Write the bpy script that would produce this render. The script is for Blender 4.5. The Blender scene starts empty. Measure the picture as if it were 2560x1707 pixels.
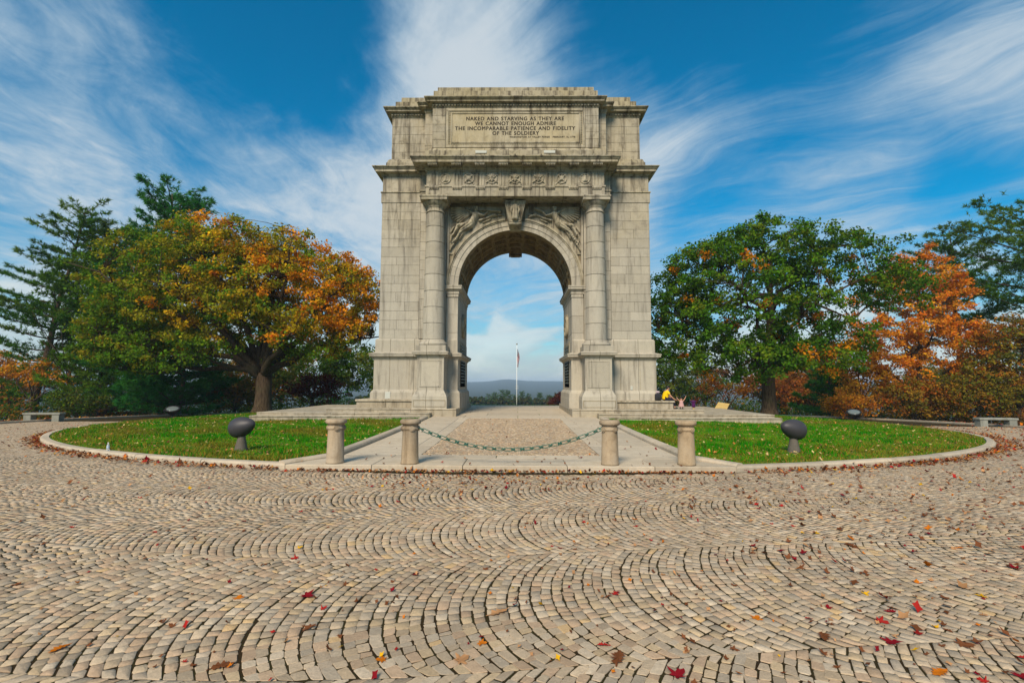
import bpy, bmesh, math, random
import numpy as np
from mathutils import Matrix, Vector

rng = np.random.default_rng(11)
random.seed(5)
R_ = math.radians
scene = bpy.context.scene
col = scene.collection

# ------------------------------------------------------------------ camera
CAM = (0.18, 0.0, 1.9)
cam_data = bpy.data.cameras.new('camera')
cam_data.lens = 17.51
cam_data.sensor_width = 36.0
cam_data.clip_start = 0.05
cam_data.clip_end = 20000
cam = bpy.data.objects.new('camera', cam_data)
cam.matrix_world = (Matrix.Translation(CAM) @ Matrix.Rotation(R_(0.67), 4, 'Z')
                    @ Matrix.Rotation(R_(94.89), 4, 'X') @ Matrix.Rotation(R_(0.25), 4, 'Z'))
col.objects.link(cam)
scene.camera = cam

# ------------------------------------------------------------------ world
SUN_DIR = Vector((-0.24, -0.72, 0.65)).normalized()
sun_el = math.asin(SUN_DIR.z)
sun_az = math.atan2(SUN_DIR.x, SUN_DIR.y)
world = bpy.data.worlds.new('World')
scene.world = world
world.use_nodes = True
wt = world.node_tree
wt.nodes.clear()


class G:
    """tiny node-graph helper"""
    def __init__(self, tree):
        self.t = tree

    def n(self, typ, **kw):
        nd = self.t.nodes.new(typ)
        for k, v in kw.items():
            setattr(nd, k, v)
        return nd

    def link(self, a, b):
        self.t.links.new(a, b)

    def put(self, sock, v):
        if isinstance(v, bpy.types.NodeSocket):
            self.t.links.new(v, sock)
        elif v is not None:
            if hasattr(sock.default_value, '__len__'):
                if not hasattr(v, '__len__'):
                    v = (v,) * len(sock.default_value)
                v = tuple(v)
                if len(sock.default_value) == 4 and len(v) == 3:
                    v = v + (1.0,)
            sock.default_value = v

    def m(self, op, a, b=None, c=None, clamp=False):
        nd = self.n('ShaderNodeMath', operation=op, use_clamp=clamp)
        self.put(nd.inputs[0], a)
        if b is not None:
            self.put(nd.inputs[1], b)
        if c is not None:
            self.put(nd.inputs[2], c)
        return nd.outputs[0]

    def v(self, op, a, b=None, out=0):
        nd = self.n('ShaderNodeVectorMath', operation=op)
        self.put(nd.inputs[0], a)
        if b is not None:
            self.put(nd.inputs[1], b)
        return nd.outputs[out]

    def mix(self, f, a, b, blend='MIX'):
        nd = self.n('ShaderNodeMix', data_type='RGBA', blend_type=blend, clamp_factor=True)
        self.put(nd.inputs[0], f)
        self.put(nd.inputs[6], a)
        self.put(nd.inputs[7], b)
        return nd.outputs[2]

    def noise(self, vec, scale, detail=4, rough=0.55, dist=0.0):
        nd = self.n('ShaderNodeTexNoise')
        self.put(nd.inputs['Vector'], vec)
        nd.inputs['Scale'].default_value = scale
        nd.inputs['Detail'].default_value = detail
        nd.inputs['Roughness'].default_value = rough
        nd.inputs['Distortion'].default_value = dist
        return nd.outputs['Fac']

    def ramp(self, f, lo, hi, a=0.0, b=1.0):
        nd = self.n('ShaderNodeMapRange', interpolation_type='SMOOTHSTEP')
        self.put(nd.inputs[0], f)
        for i, x in zip((1, 2, 3, 4), (lo, hi, a, b)):
            self.put(nd.inputs[i], x)
        return nd.outputs[0]

    def mapping(self, vec, rot=(0, 0, 0), scale=(1, 1, 1), loc=(0, 0, 0)):
        nd = self.n('ShaderNodeMapping')
        self.put(nd.inputs['Vector'], vec)
        nd.inputs['Rotation'].default_value = rot
        nd.inputs['Scale'].default_value = scale
        nd.inputs['Location'].default_value = loc
        return nd.outputs[0]

    def comb(self, x, y, z):
        nd = self.n('ShaderNodeCombineXYZ')
        self.put(nd.inputs[0], x)
        self.put(nd.inputs[1], y)
        self.put(nd.inputs[2], z)
        return nd.outputs[0]


g = G(wt)
sky = g.n('ShaderNodeTexSky', sky_type='NISHITA', sun_disc=False)
sky.sun_elevation = sun_el
sky.sun_rotation = sun_az
sky.altitude = 100
sky.air_density = 1.0
sky.dust_density = 0.6
sky.ozone_density = 3.0
tc = g.n('ShaderNodeTexCoord')
D = tc.outputs['Generated']
sep = g.n('ShaderNodeSeparateXYZ')
g.link(D, sep.inputs[0])
dx, dy, dz = sep.outputs
hs = g.n('ShaderNodeHueSaturation')
hs.inputs['Hue'].default_value = 0.484
hs.inputs['Saturation'].default_value = 2.3
hs.inputs['Value'].default_value = 1.12
g.link(sky.outputs[0], hs.inputs['Color'])
skyc = hs.outputs[0]
# cirrus sheet: the direction meets a flat cloud layer
zz = g.m('ADD', g.m('MAXIMUM', dz, 0.0), 0.10)
pl = g.comb(g.m('DIVIDE', dx, zz), g.m('DIVIDE', dy, zz), 0.0)
# streaks run away to the left of the arch axis
pl_r = g.mapping(pl, rot=(0, 0, R_(-50)))
warp = g.noise(pl, 0.7, 3, 0.5)
pl_w = g.v('ADD', pl_r, g.comb(g.m('MULTIPLY', warp, 1.3), g.m('MULTIPLY', warp, 0.5), 0.0))
st_hi = g.noise(g.mapping(pl_w, scale=(2.4, 0.42, 1.0)), 1.5, 10, 0.64, 0.5)
st_lo = g.noise(g.mapping(pl_w, scale=(0.75, 0.28, 1.0), loc=(3.1, 1.7, 0)), 1.1, 6, 0.55, 0.3)
puff = g.noise(pl, 1.6, 12, 0.66, 0.5)
fine = g.noise(g.mapping(pl_w, scale=(6.0, 1.5, 1.0)), 2.4, 8, 0.66, 0.5)


nzc = g.n('ShaderNodeTexNoise')
g.put(nzc.inputs['Vector'], D)
nzc.inputs['Scale'].default_value = 3.2
nzc.inputs['Detail'].default_value = 7
nzc.inputs['Roughness'].default_value = 0.6
DW = g.v('ADD', D, g.v('MULTIPLY', g.v('SUBTRACT', nzc.outputs['Color'], (0.5, 0.5, 0.5)), (0.20, 0.20, 0.20)))
DW = g.v('NORMALIZE', DW)


def sky_lobe(az, el, k, amp):
    c = (math.sin(R_(az)) * math.cos(R_(el)), math.cos(R_(az)) * math.cos(R_(el)), math.sin(R_(el)))
    dt = g.v('DOT_PRODUCT', DW, c, out=1)
    e = g.m('POWER', 2.71828, g.m('MULTIPLY', g.m('SUBTRACT', dt, 1.0), k))
    return g.m('MULTIPLY', e, amp)


# thick and thin places of the layer (degrees east of the arch axis, elevation)
lobes = [(-4, 35, 60, .25), (-14, 20, 60, .15), (-9, 27, 70, .13), (-36, 14, 60, .10), (12, 20, 60, .15), (16, 29, 90, .12), (-30.5, 28, 45, -.17), (-24, 35, 70, -.15), (13, 37, 70, -.36), (28, 31, 60, -.22),
         (19.2, 19.5, 240, -.24), (42, 17.8, 260, -.22), (17, 26, 90, .16), (36, 20, 100, .12), (46, 25, 120, .14),
         (-45, 27, 110, .10), (-40, 19, 60, .13), (-24, 19, 70, .10), (-9, 25, 100, .10)]
cover = None
for L in lobes:
    e = sky_lobe(*L)
    cover = e if cover is None else g.m('ADD', cover, e)
# fibrous to the right, blotchy to the left
wr = g.ramp(g.m('ADD', dx, g.m('MULTIPLY', g.m('SUBTRACT', warp, 0.5), 0.5)), -0.30, 0.25)
soft = g.noise(g.mapping(pl, rot=(0, 0, R_(48)), scale=(1.5, 0.85, 1.0), loc=(1.3, 4.1, 0)), 1.3, 12, 0.62, 0.6)
soft2 = g.noise(g.mapping(pl, rot=(0, 0, R_(52)), scale=(2.2, 1.1, 1.0), loc=(7.3, 1.1, 0)), 3.2, 12, 0.66, 0.7)
fib = g.m('ADD', g.m('MULTIPLY', st_hi, 0.62), g.m('ADD', g.m('MULTIPLY', st_lo, 0.42), g.m('MULTIPLY', fine, 0.22)))
blo = g.m('ADD', g.m('MULTIPLY', soft, 0.74), g.m('ADD', g.m('MULTIPLY', soft2, 0.36), g.m('MULTIPLY', st_hi, 0.14)))
dens = g.m('ADD', g.m('MULTIPLY', fib, wr), g.m('MULTIPLY', blo, g.m('SUBTRACT', 1.0, wr)))
dens = g.m('ADD', dens, g.m('MULTIPLY', puff, 0.22))
dens = g.m('ADD', dens, cover)
alpha = g.ramp(dens, 0.555, 1.02, 0.0, 0.90)
cloudc = g.mix(g.ramp(dens, 0.66, 1.10), (2.7, 4.2, 5.5), (5.5, 6.1, 6.5))
c1 = g.mix(alpha, skyc, cloudc)
# pale band and low cloud bank towards the horizon
lowp = g.noise(g.mapping(D, scale=(3.0, 3.0, 7.0), loc=(.4, 0, .35)), 2.3, 7, 0.52, 0.5)
el_j = g.m('ADD', dz, g.m('MULTIPLY', g.m('SUBTRACT', lowp, 0.5), 0.42))
white = g.m('MAXIMUM', g.ramp(el_j, 0.19, 0.07, 0.0, 0.80), g.ramp(dz, 0.30, 0.0, 0.0, 0.55))
c2 = g.mix(white, c1, g.mix(g.ramp(lowp, 0.35, 0.62), (6.4, 6.9, 6.8), (4.2, 5.2, 5.6)))
c3 = c2
bg = g.n('ShaderNodeBackground')
g.put(bg.inputs[0], c3)
bg.inputs[1].default_value = 0.1
wo = g.n('ShaderNodeOutputWorld')
g.link(bg.outputs[0], wo.inputs[0])

# ------------------------------------------------------------------ sun
sun_data = bpy.data.lights.new('sun', 'SUN')
sun_data.energy = 4.3
sun_data.angle = R_(22)
sun_data.color = (1.0, 0.86, 0.66)
sun = bpy.data.objects.new('sun', sun_data)
sun.rotation_euler = (-SUN_DIR).to_track_quat('-Z', 'Y').to_euler()
sun.location = (-30, -40, 50)
col.objects.link(sun)

vs = scene.view_settings
vs.view_transform = 'Standard'
vs.look = 'None'
vs.exposure = 0.22
vs.gamma = 1.0
vs.use_curve_mapping = False
scene.cycles.max_bounces = 4
scene.cycles.diffuse_bounces = 2
scene.cycles.transparent_max_bounces = 6


# ------------------------------------------------------------------ helpers
def tag(o, label=None, cat=None, group=None, kind=None):
    if label:
        o['label'] = label
    if cat:
        o['category'] = cat
    if group:
        o['group'] = group
    if kind:
        o['kind'] = kind
    return o


def link(o, parent=None):
    col.objects.link(o)
    if parent is not None:
        o.parent = parent
    return o


def empty(name, loc=(0, 0, 0), rz=0.0, parent=None):
    o = bpy.data.objects.new(name, None)
    o.location = loc
    o.rotation_euler = (0, 0, rz)
    o.empty_display_size = 0.3
    return link(o, parent)


def mesh_from(name, V, F, cols=None, smooth=False):
    """V (n,3); F either an (m,k) int array or a list of such arrays / python lists"""
    me = bpy.data.meshes.new(name)
    V = np.asarray(V, dtype=np.float32).reshape(-1, 3)
    if isinstance(F, np.ndarray):
        F = [F]
    if F and not isinstance(F[0], np.ndarray):
        me.from_pydata(V.tolist(), [], F)
    else:
        F = [f for f in F if len(f)]
        nl = sum(f.size for f in F)
        npoly = sum(len(f) for f in F)
        me.vertices.add(len(V))
        me.vertices.foreach_set('co', V.ravel())
        me.loops.add(nl)
        me.polygons.add(npoly)
        idx = np.concatenate([f.ravel() for f in F]).astype(np.int32)
        tot = np.concatenate([np.full(len(f), f.shape[1], np.int32) for f in F])
        start = np.concatenate(([0], np.cumsum(tot)[:-1])).astype(np.int32)
        me.loops.foreach_set('vertex_index', idx)
        me.polygons.foreach_set('loop_start', start)
        me.polygons.foreach_set('loop_total', tot)
        me.update(calc_edges=True)
    if cols is not None:
        a = me.color_attributes.new('Col', 'FLOAT_COLOR', 'POINT')
        c = np.ones((len(V), 4), np.float32)
        c[:, :3] = cols
        a.data.foreach_set('color', c.ravel())
    if smooth:
        me.polygons.foreach_set('use_smooth', np.ones(len(me.polygons), bool))
    me.validate()
    return me


def obj(name, me, mat=None, parent=None, loc=None):
    if mat is not None and len(me.materials) == 0:
        me.materials.append(mat)
    o = bpy.data.objects.new(name, me)
    if loc is not None:
        o.location = loc
    return link(o, parent)


class MB:
    """collects simple solids into one mesh"""
    def __init__(self):
        self.V = []
        self.F = []

    def add(self, V, F):
        b = len(self.V)
        self.V += [tuple(v) for v in V]
        self.F += [tuple(i + b for i in f) for f in F]
        return self

    def box(self, x0, x1, y0, y1, z0, z1, bev=0.0):
        if bev <= 0:
            V = [(x, y, z) for z in (z0, z1) for y in (y0, y1) for x in (x0, x1)]
            F = [(0, 2, 3, 1), (4, 5, 7, 6), (0, 1, 5, 4), (2, 6, 7, 3), (0, 4, 6, 2), (1, 3, 7, 5)]
            return self.add(V, F)
        bm = bmesh.new()
        bmesh.ops.create_cube(bm, size=1.0)
        for v in bm.verts:
            v.co = (x0 + (v.co.x + .5) * (x1 - x0), y0 + (v.co.y + .5) * (y1 - y0), z0 + (v.co.z + .5) * (z1 - z0))
        bmesh.ops.bevel(bm, geom=list(bm.edges), offset=bev, segments=1, affect='EDGES', profile=0.5)
        bm.verts.index_update()
        V = [tuple(v.co) for v in bm.verts]
        F = [tuple(v.index for v in f.verts) for f in bm.faces]
        bm.free()
        return self.add(V, F)

    def prism(self, poly, h0, h1, axis='z'):
        """poly of 2-D points extruded; axis z: (x,y), axis y: (x,z) with y from h0 to h1"""
        n = len(poly)
        if axis == 'z':
            V = [(x, y, h0) for x, y in poly] + [(x, y, h1) for x, y in poly]
        else:
            V = [(x, h0, z) for x, z in poly] + [(x, h1, z) for x, z in poly]
        F = [tuple(range(n - 1, -1, -1)), tuple(range(n, 2 * n))]
        F += [(i, (i + 1) % n, n + (i + 1) % n, n + i) for i in range(n)]
        return self.add(V, F)

    def tube(self, pts, rad, sides=8, cap=True, flat=None):
        pts = [Vector(p) for p in pts]
        n = len(pts)
        if not hasattr(rad, '__len__'):
            rad = [rad] * n
        V = []
        ref = None
        for i, p in enumerate(pts):
            t = (pts[min(i + 1, n - 1)] - pts[max(i - 1, 0)])
            t = t.normalized() if t.length > 1e-9 else Vector((0, 0, 1))
            if ref is None:
                ref = Vector((1, 0, 0)) if abs(t.x) < .8 else Vector((0, 1, 0))
            u = (ref - t * ref.dot(t)).normalized()
            w = t.cross(u)
            ref = u
            for k in range(sides):
                a = 2 * math.pi * k / sides
                V.append(p + (u * math.cos(a) + w * math.sin(a) * (flat or 1.0)) * rad[i])
        F = [(i * sides + k, i * sides + (k + 1) % sides, (i + 1) * sides + (k + 1) % sides, (i + 1) * sides + k)
             for i in range(n - 1) for k in range(sides)]
        if cap:
            F += [tuple(range(sides - 1, -1, -1)), tuple((n - 1) * sides + k for k in range(sides))]
        return self.add(V, F)

    def lathe(self, prof, sides=24, c=(0, 0, 0)):
        V = []
        n = len(prof)
        for r, z in prof:
            for k in range(sides):
                a = 2 * math.pi * k / sides
                V.append((c[0] + r * math.cos(a), c[1] + r * math.sin(a), c[2] + z))
        F = [(i * sides + k, i * sides + (k + 1) % sides, (i + 1) * sides + (k + 1) % sides, (i + 1) * sides + k)
             for i in range(n - 1) for k in range(sides)]
        F += [tuple(range(sides - 1, -1, -1)), tuple((n - 1) * sides + k for k in range(sides))]
        return self.add(V, F)

    def sphere(self, c, r, seg=14, ring=9, sc=(1, 1, 1)):
        V = [(c[0], c[1], c[2] - r * sc[2])]
        for i in range(1, ring):
            a = -math.pi / 2 + math.pi * i / ring
            for k in range(seg):
                b = 2 * math.pi * k / seg
                V.append((c[0] + r * sc[0] * math.cos(a) * math.cos(b), c[1] + r * sc[1] * math.cos(a) * math.sin(b), c[2] + r * sc[2] * math.sin(a)))
        V.append((c[0], c[1], c[2] + r * sc[2]))
        F = [(0, 1 + (k + 1) % seg, 1 + k) for k in range(seg)]
        for i in range(ring - 2):
            for k in range(seg):
                F.append((1 + i * seg + k, 1 + i * seg + (k + 1) % seg, 1 + (i + 1) * seg + (k + 1) % seg, 1 + (i + 1) * seg + k))
        L = len(V) - 1
        b = 1 + (ring - 2) * seg
        F += [(b + k, b + (k + 1) % seg, L) for k in range(seg)]
        return self.add(V, F)

    def build(self, name, mat, parent=None, smooth=False, loc=None):
        return obj(name, mesh_from(name, self.V, self.F, smooth=smooth), mat, parent, loc)


def stack(name, plan, prof, mat, parent):
    """solid whose plan grows and shrinks by prof (offset, z); plan is a rectangle x0,x1,y0,y1"""
    x0, x1, y0, y1 = plan
    V = []
    for o, z in prof:
        V += [(x0 - o, y0 - o, z), (x1 + o, y0 - o, z), (x1 + o, y1 + o, z), (x0 - o, y1 + o, z)]
    F = [(3, 2, 1, 0)]
    n = len(prof)
    for i in range(n - 1):
        for k in range(4):
            F.append((i * 4 + k, i * 4 + (k + 1) % 4, (i + 1) * 4 + (k + 1) % 4, (i + 1) * 4 + k))
    F.append(tuple((n - 1) * 4 + k for k in range(4)))
    return obj(name, mesh_from(name, V, F), mat, parent)


# ------------------------------------------------------------------ materials
def new_mat(name):
    m = bpy.data.materials.new(name)
    m.use_nodes = True
    m.node_tree.nodes.clear()
    return m, G(m.node_tree)


def finish(m, q, color, rough=0.8, bump=None, bump_s=0.3, bump_d=0.02, metallic=0.0, spec=0.3, extra=None):
    b = q.n('ShaderNodeBsdfPrincipled')
    q.put(b.inputs['Base Color'], color)
    q.put(b.inputs['Roughness'], rough)
    q.put(b.inputs['Metallic'], metallic)
    q.put(b.inputs['Specular IOR Level'], spec)
    if bump is not None:
        bn = q.n('ShaderNodeBump')
        bn.inputs['Strength'].default_value = bump_s
        bn.inputs['Distance'].default_value = bump_d
        q.put(bn.inputs['Height'], bump)
        q.link(bn.outputs[0], b.inputs['Normal'])
    if extra:
        extra(q, b)
    o = q.n('ShaderNodeOutputMaterial')
    q.link(b.outputs[0], o.inputs[0])
    return m


def plain(name, c, rough=0.6, metallic=0.0, var=0.12, scale=20.0, bump_s=0.1, spec=0.3):
    m, q = new_mat(name)
    t = q.n('ShaderNodeTexCoord').outputs['Object']
    n = q.noise(t, scale, 5, 0.6)
    cc = q.mix(n, tuple(x * (1 - var) for x in c), tuple(min(1, x * (1 + var)) for x in c))
    return finish(m, q, cc, rough, n, bump_s, 0.01, metallic, spec)


def stone(name, base, dark, warm, joint=None, stain=1.0, lowlight=None, rnd=0.16, blk=None):
    m, q = new_mat(name)
    geo = q.n('ShaderNodeNewGeometry')
    P = geo.outputs['Position']
    oi = q.n('ShaderNodeObjectInfo')
    big = q.noise(P, 0.35, 5, 0.6, 0.4)
    mid = q.noise(P, 2.2, 7, 0.65, 0.5)
    streak = q.noise(q.mapping(P, scale=(3.0, 3.0, 0.30)), 1.2, 6, 0.62, 0.3)
    streak2 = q.noise(q.mapping(P, scale=(9.0, 9.0, 0.5), loc=(4, 2, 0)), 1.0, 4, 0.6)
    grain = q.noise(P, 38.0, 4, 0.7)
    grain2 = q.noise(P, 12.0, 5, 0.7)
    c = q.mix(q.ramp(big, 0.32, 0.68), base, warm)
    c = q.mix(q.m('MULTIPLY', q.ramp(streak, 0.44, 0.72), 0.78 * stain), c, dark)
    c = q.mix(q.m('MULTIPLY', q.ramp(streak2, 0.56, 0.78), 0.40 * stain), c, dark)
    c = q.mix(q.m('MULTIPLY', q.ramp(mid, 0.47, 0.70), 0.50 * stain), c, dark)
    c = q.mix(q.m('MULTIPLY', q.ramp(mid, 0.46, 0.26), 0.35), c, tuple(min(1, x * 1.3) for x in base))
    if lowlight:
        sx = q.n('ShaderNodeSeparateXYZ')
        q.link(P, sx.inputs[0])
        hz = q.m('ADD', sx.outputs[2], q.m('MULTIPLY', big, 5.0))
        c = q.mix(q.ramp(hz, 18.5, 9.0, 0.0, 0.75), c, lowlight, 'MIX')
        c = q.mix(q.m('MULTIPLY', q.ramp(streak, 0.48, 0.75), 0.45 * stain), c, dark)
    br = q.m('ADD', 1.0 - rnd, q.m('MULTIPLY', oi.outputs['Random'], 2 * rnd))
    br = q.m('MULTIPLY', br, q.m('ADD', 0.80, q.m('MULTIPLY', grain, 0.40)))
    br = q.m('MULTIPLY', br, q.m('ADD', 0.88, q.m('MULTIPLY', grain2, 0.24)))
    c = q.mix(1.0, c, q.comb(br, br, br), 'MULTIPLY')
    h = q.m('ADD', q.m('MULTIPLY', grain, 0.35), q.m('MULTIPLY', grain2, 0.65))
    if joint:
        sx2 = q.n('ShaderNodeSeparateXYZ')
        q.link(P, sx2.inputs[0])
        fr = q.m('FRACT', q.m('DIVIDE', q.m('ADD', sx2.outputs[0], q.m('ADD', 40.31, q.m('MULTIPLY', oi.outputs['Random'], 1.37))), joint))
        ln = q.m('LESS_THAN', q.m('ABSOLUTE', q.m('SUBTRACT', fr, 0.5)), 0.012 / joint)
        c = q.mix(q.m('MULTIPLY', ln, 0.75), c, tuple(x * 0.35 for x in dark))
    if blk:
        bt = q.n('ShaderNodeTexBrick')
        q.put(bt.inputs['Vector'], q.mapping(P, rot=(0, R_(-90), R_(90))))
        bt.inputs['Scale'].default_value = 1.0
        bt.inputs['Brick Width'].default_value = blk[0]
        bt.inputs['Row Height'].default_value = blk[1]
        bt.inputs['Mortar Size'].default_value = 0.012
        c = q.mix(q.m('MULTIPLY', bt.outputs['Fac'], 0.6), c, tuple(x * 0.4 for x in dark))
    return finish(m, q, c, 0.88, h, 0.42, 0.02, spec=0.2)


ST_BASE, ST_DARK, ST_WARM = (0.365, 0.328, 0.255), (0.066, 0.052, 0.034), (0.350, 0.300, 0.205)
M_BLOCK = stone('arch_block_stone', ST_BASE, ST_DARK, ST_WARM, lowlight=(0.395, 0.365, 0.305), rnd=0.10)
M_TRIM = stone('arch_trim_stone', (0.36, 0.318, 0.235), ST_DARK, (0.33, 0.28, 0.17), joint=1.37, stain=1.15, lowlight=(0.41, 0.375, 0.31), rnd=0.07)
M_CARVE = stone('carved_stone', (0.37, 0.33, 0.25), ST_DARK, (0.33, 0.285, 0.19), stain=1.15, rnd=0.10)
M_CORE = stone('core_stone', (0.30, 0.25, 0.16), ST_DARK, (0.28, 0.22, 0.13), stain=0.8, blk=(1.15, 0.55))
M_JOINT = stone('joint_mortar', (0.135, 0.10, 0.06), (0.06, 0.045, 0.025), (0.14, 0.105, 0.06))
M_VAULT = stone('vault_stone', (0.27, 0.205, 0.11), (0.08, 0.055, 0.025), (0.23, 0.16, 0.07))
M_PANEL = stone('inscription_stone', (0.39, 0.345, 0.25), (0.15, 0.12, 0.07), (0.39, 0.325, 0.20), stain=0.7)
M_STEP = stone('terrace_stone', (0.39, 0.345, 0.265), (0.14, 0.11, 0.07), (0.40, 0.34, 0.24), stain=0.9, rnd=0.12)
M_SLAB = stone('walkway_concrete', (0.46, 0.395, 0.30), (0.29, 0.235, 0.165), (0.48, 0.40, 0.29), stain=0.5, rnd=0.10)
M_CURB = stone('curb_granite', (0.385, 0.34, 0.265), (0.24, 0.19, 0.13), (0.50, 0.41, 0.30), stain=0.5, rnd=0.12)
M_BOLL = stone('bollard_granite', (0.335, 0.275, 0.20), (0.12, 0.08, 0.04), (0.38, 0.28, 0.17), stain=0.9, rnd=0.12)
M_BENCH = stone('bench_stone', (0.23, 0.24, 0.21), (0.10, 0.10, 0.08), (0.24, 0.24, 0.20), stain=0.7)
M_LETTER = plain('letter_patina', (0.03, 0.022, 0.01), 0.7)
M_BRONZE = plain('dark_bronze', (0.05, 0.055, 0.035), 0.5)
M_PALE = plain('lime_deposit', (0.46, 0.47, 0.42), 0.8)
M_CHAIN = plain('green_chain_paint', (0.018, 0.105, 0.07), 0.42, 0.2, 0.4, 30, 0.2, 0.5)
M_LAMP = plain('grey_lamp_paint', (0.040, 0.037, 0.042), 0.5, 0.0, 0.15, 8, 0.05, 0.4)
M_LAMPST = plain('lamp_stem_stone', (0.11, 0.095, 0.075), 0.8, 0.0, 0.35, 14, 0.2)
M_BLACK = plain('black_metal', (0.018, 0.018, 0.018), 0.5)
M_LENS = plain('lamp_glass', (0.14, 0.17, 0.17), 0.15, 0.0, 0.05, 5, 0.0, 0.6)
M_WHITE = plain('white_paint', (0.78, 0.78, 0.74), 0.5)


def attr_mat(name, rough=0.85, grain_scale=60.0, grain_amt=0.45, bump_s=0.35, patch=0.0, patch_col=(0.05, 0.06, 0.02), spec=0.25):
    m, q = new_mat(name)
    at = q.n('ShaderNodeAttribute', attribute_name='Col')
    geo = q.n('ShaderNodeNewGeometry')
    P = geo.outputs['Position']
    gr = q.noise(P, grain_scale, 4, 0.7)
    gr2 = q.noise(P, grain_scale * 0.3, 4, 0.7)
    f = q.m('ADD', 1.0 - grain_amt / 2, q.m('MULTIPLY', q.m('ADD', q.m('MULTIPLY', gr, 0.5), q.m('MULTIPLY', gr2, 0.5)), grain_amt))
    c = q.mix(1.0, at.outputs['Color'], q.comb(f, f, f), 'MULTIPLY')
    if patch:
        pn = q.noise(P, 0.55, 5, 0.6, 0.4)
        c = q.mix(q.ramp(pn, 0.50, 0.75, 0.0, patch), c, patch_col)
    return finish(m, q, c, rough, q.m('ADD', gr, gr2), bump_s, 0.006, spec=spec)


M_SETT = attr_mat('granite_setts', 0.85, 70.0, 1.35, 0.9, 0.28, (0.22, 0.165, 0.11))


def leaf_mat(name, trans=0.35):
    m, q = new_mat(name)
    at = q.n('ShaderNodeAttribute', attribute_name='Col')
    d = q.n('ShaderNodeBsdfDiffuse')
    t = q.n('ShaderNodeBsdfTranslucent')
    q.link(at.outputs['Color'], d.inputs[0])
    q.link(at.outputs['Color'], t.inputs[0])
    mx = q.n('ShaderNodeMixShader')
    mx.inputs[0].default_value = trans
    q.link(d.outputs[0], mx.inputs[1])
    q.link(t.outputs[0], mx.inputs[2])
    o = q.n('ShaderNodeOutputMaterial')
    q.link(mx.outputs[0], o.inputs[0])
    return m


M_LEAF = leaf_mat('tree_leaves', 0.38)
M_NEEDLE = leaf_mat('pine_needles', 0.35)
M_BLADE = leaf_mat('grass_blades', 0.35)
M_LITTER = leaf_mat('fallen_leaves', 0.12)


def bark(name, a, b):
    m, q = new_mat(name)
    P = q.n('ShaderNodeNewGeometry').outputs['Position']
    n = q.noise(q.mapping(P, scale=(9, 9, 1.3)), 1.6, 7, 0.7, 0.5)
    n2 = q.noise(P, 1.1, 4, 0.6)
    c = q.mix(q.ramp(n, 0.35, 0.65), a, b)
    c = q.mix(q.ramp(n2, 0.5, 0.75, 0, 0.5), c, (0.05, 0.055, 0.025))
    return finish(m, q, c, 0.95, n, 0.9, 0.05, spec=0.1)


M_BARK = bark('oak_bark', (0.030, 0.020, 0.012), (0.095, 0.065, 0.040))
M_PBARK = bark('pine_bark', (0.035, 0.022, 0.015), (0.11, 0.075, 0.05))
M_PBARK2 = bark('pale_bark', (0.07, 0.05, 0.03), (0.17, 0.12, 0.08))


def ground_mat(name, a, b, c3, s1=0.5, s2=6.0, wood=None):
    m, q = new_mat(name)
    P = q.n('ShaderNodeNewGeometry').outputs['Position']
    n1 = q.noise(P, s1, 6, 0.6, 0.3)
    n2 = q.noise(P, s2, 6, 0.7, 0.3)
    n3 = q.noise(P, s2 * 5, 4, 0.7)
    c = q.mix(q.ramp(n1, 0.38, 0.62), a, b)
    c = q.mix(q.ramp(n2, 0.5, 0.7, 0, 0.8), c, c3)
    if wood:      # woodland covers the far country
        dd = q.v('LENGTH', P, out=1)
        c = q.mix(q.ramp(dd, 160, 420), c, wood)
    f = q.m('ADD', 0.6, q.m('MULTIPLY', n3, 0.8))
    c = q.mix(1.0, c, q.comb(f, f, f), 'MULTIPLY')
    return finish(m, q, c, 0.95, q.m('ADD', n2, n3), 0.6, 0.05, spec=0.1)


M_GROUND = ground_mat('park_ground', (0.075, 0.13, 0.018), (0.10, 0.11, 0.025), (0.19, 0.085, 0.02), 0.12, 1.6, wood=(0.018, 0.030, 0.012))
M_LAWN = ground_mat('lawn_soil', (0.030, 0.155, 0.006), (0.090, 0.15, 0.010), (0.14, 0.12, 0.02), 0.6, 5.0)
M_MOSS = ground_mat('mossy_joints', (0.045, 0.035, 0.012), (0.040, 0.024, 0.011), (0.034, 0.048, 0.011), 3.0, 30.0)

# ------------------------------------------------------------------ terrain
RC = 34.9       # centre of the ring road on the arch axis
R_IN = 24.0     # outer edge of the lawn curb


def sp(x, k=1.2):
    return np.logaddexp(0, np.asarray(x, float) * k) / k


def z_road(X, Y):
    X = np.asarray(X, float)
    Y = np.asarray(Y, float)
    z = -0.028 * (sp(Y - 10) - sp(Y - 60))
    d = np.hypot(X, Y - RC)
    z = z - 0.055 * sp(d - 36, 0.5) * np.clip((Y + 5) / 30, 0, 1)
    z = np.maximum(z, -24 + 0.0 * z)
    az_ = np.arctan2(X, Y - RC)
    ridge = 12 + 6 * np.sin(az_ * 3.1 + 1.9) + 4 * np.sin(az_ * 9.0 + .6) + 2 * np.sin(az_ * 23.0) + 15 * np.exp(-((az_ + .022) / .030) ** 2)
    s_ = np.clip((d - 1300) / 1900, 0, 1)
    return z + (ridge + 24) * s_ * s_ * (3 - 2 * s_)


def z_isl(X, Y):
    rho = np.hypot(X, np.asarray(Y, float) - RC)
    s = np.clip(1 - (rho / 23.8) ** 2, 0, 1)
    return (z_road(X, Y) + 0.10) * (1 - s) + 0.25 * s


def z_any(x, y):
    return float(z_isl(x, y)) if math.hypot(x, y - RC) < 23.9 else float(z_road(x, y))


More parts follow.
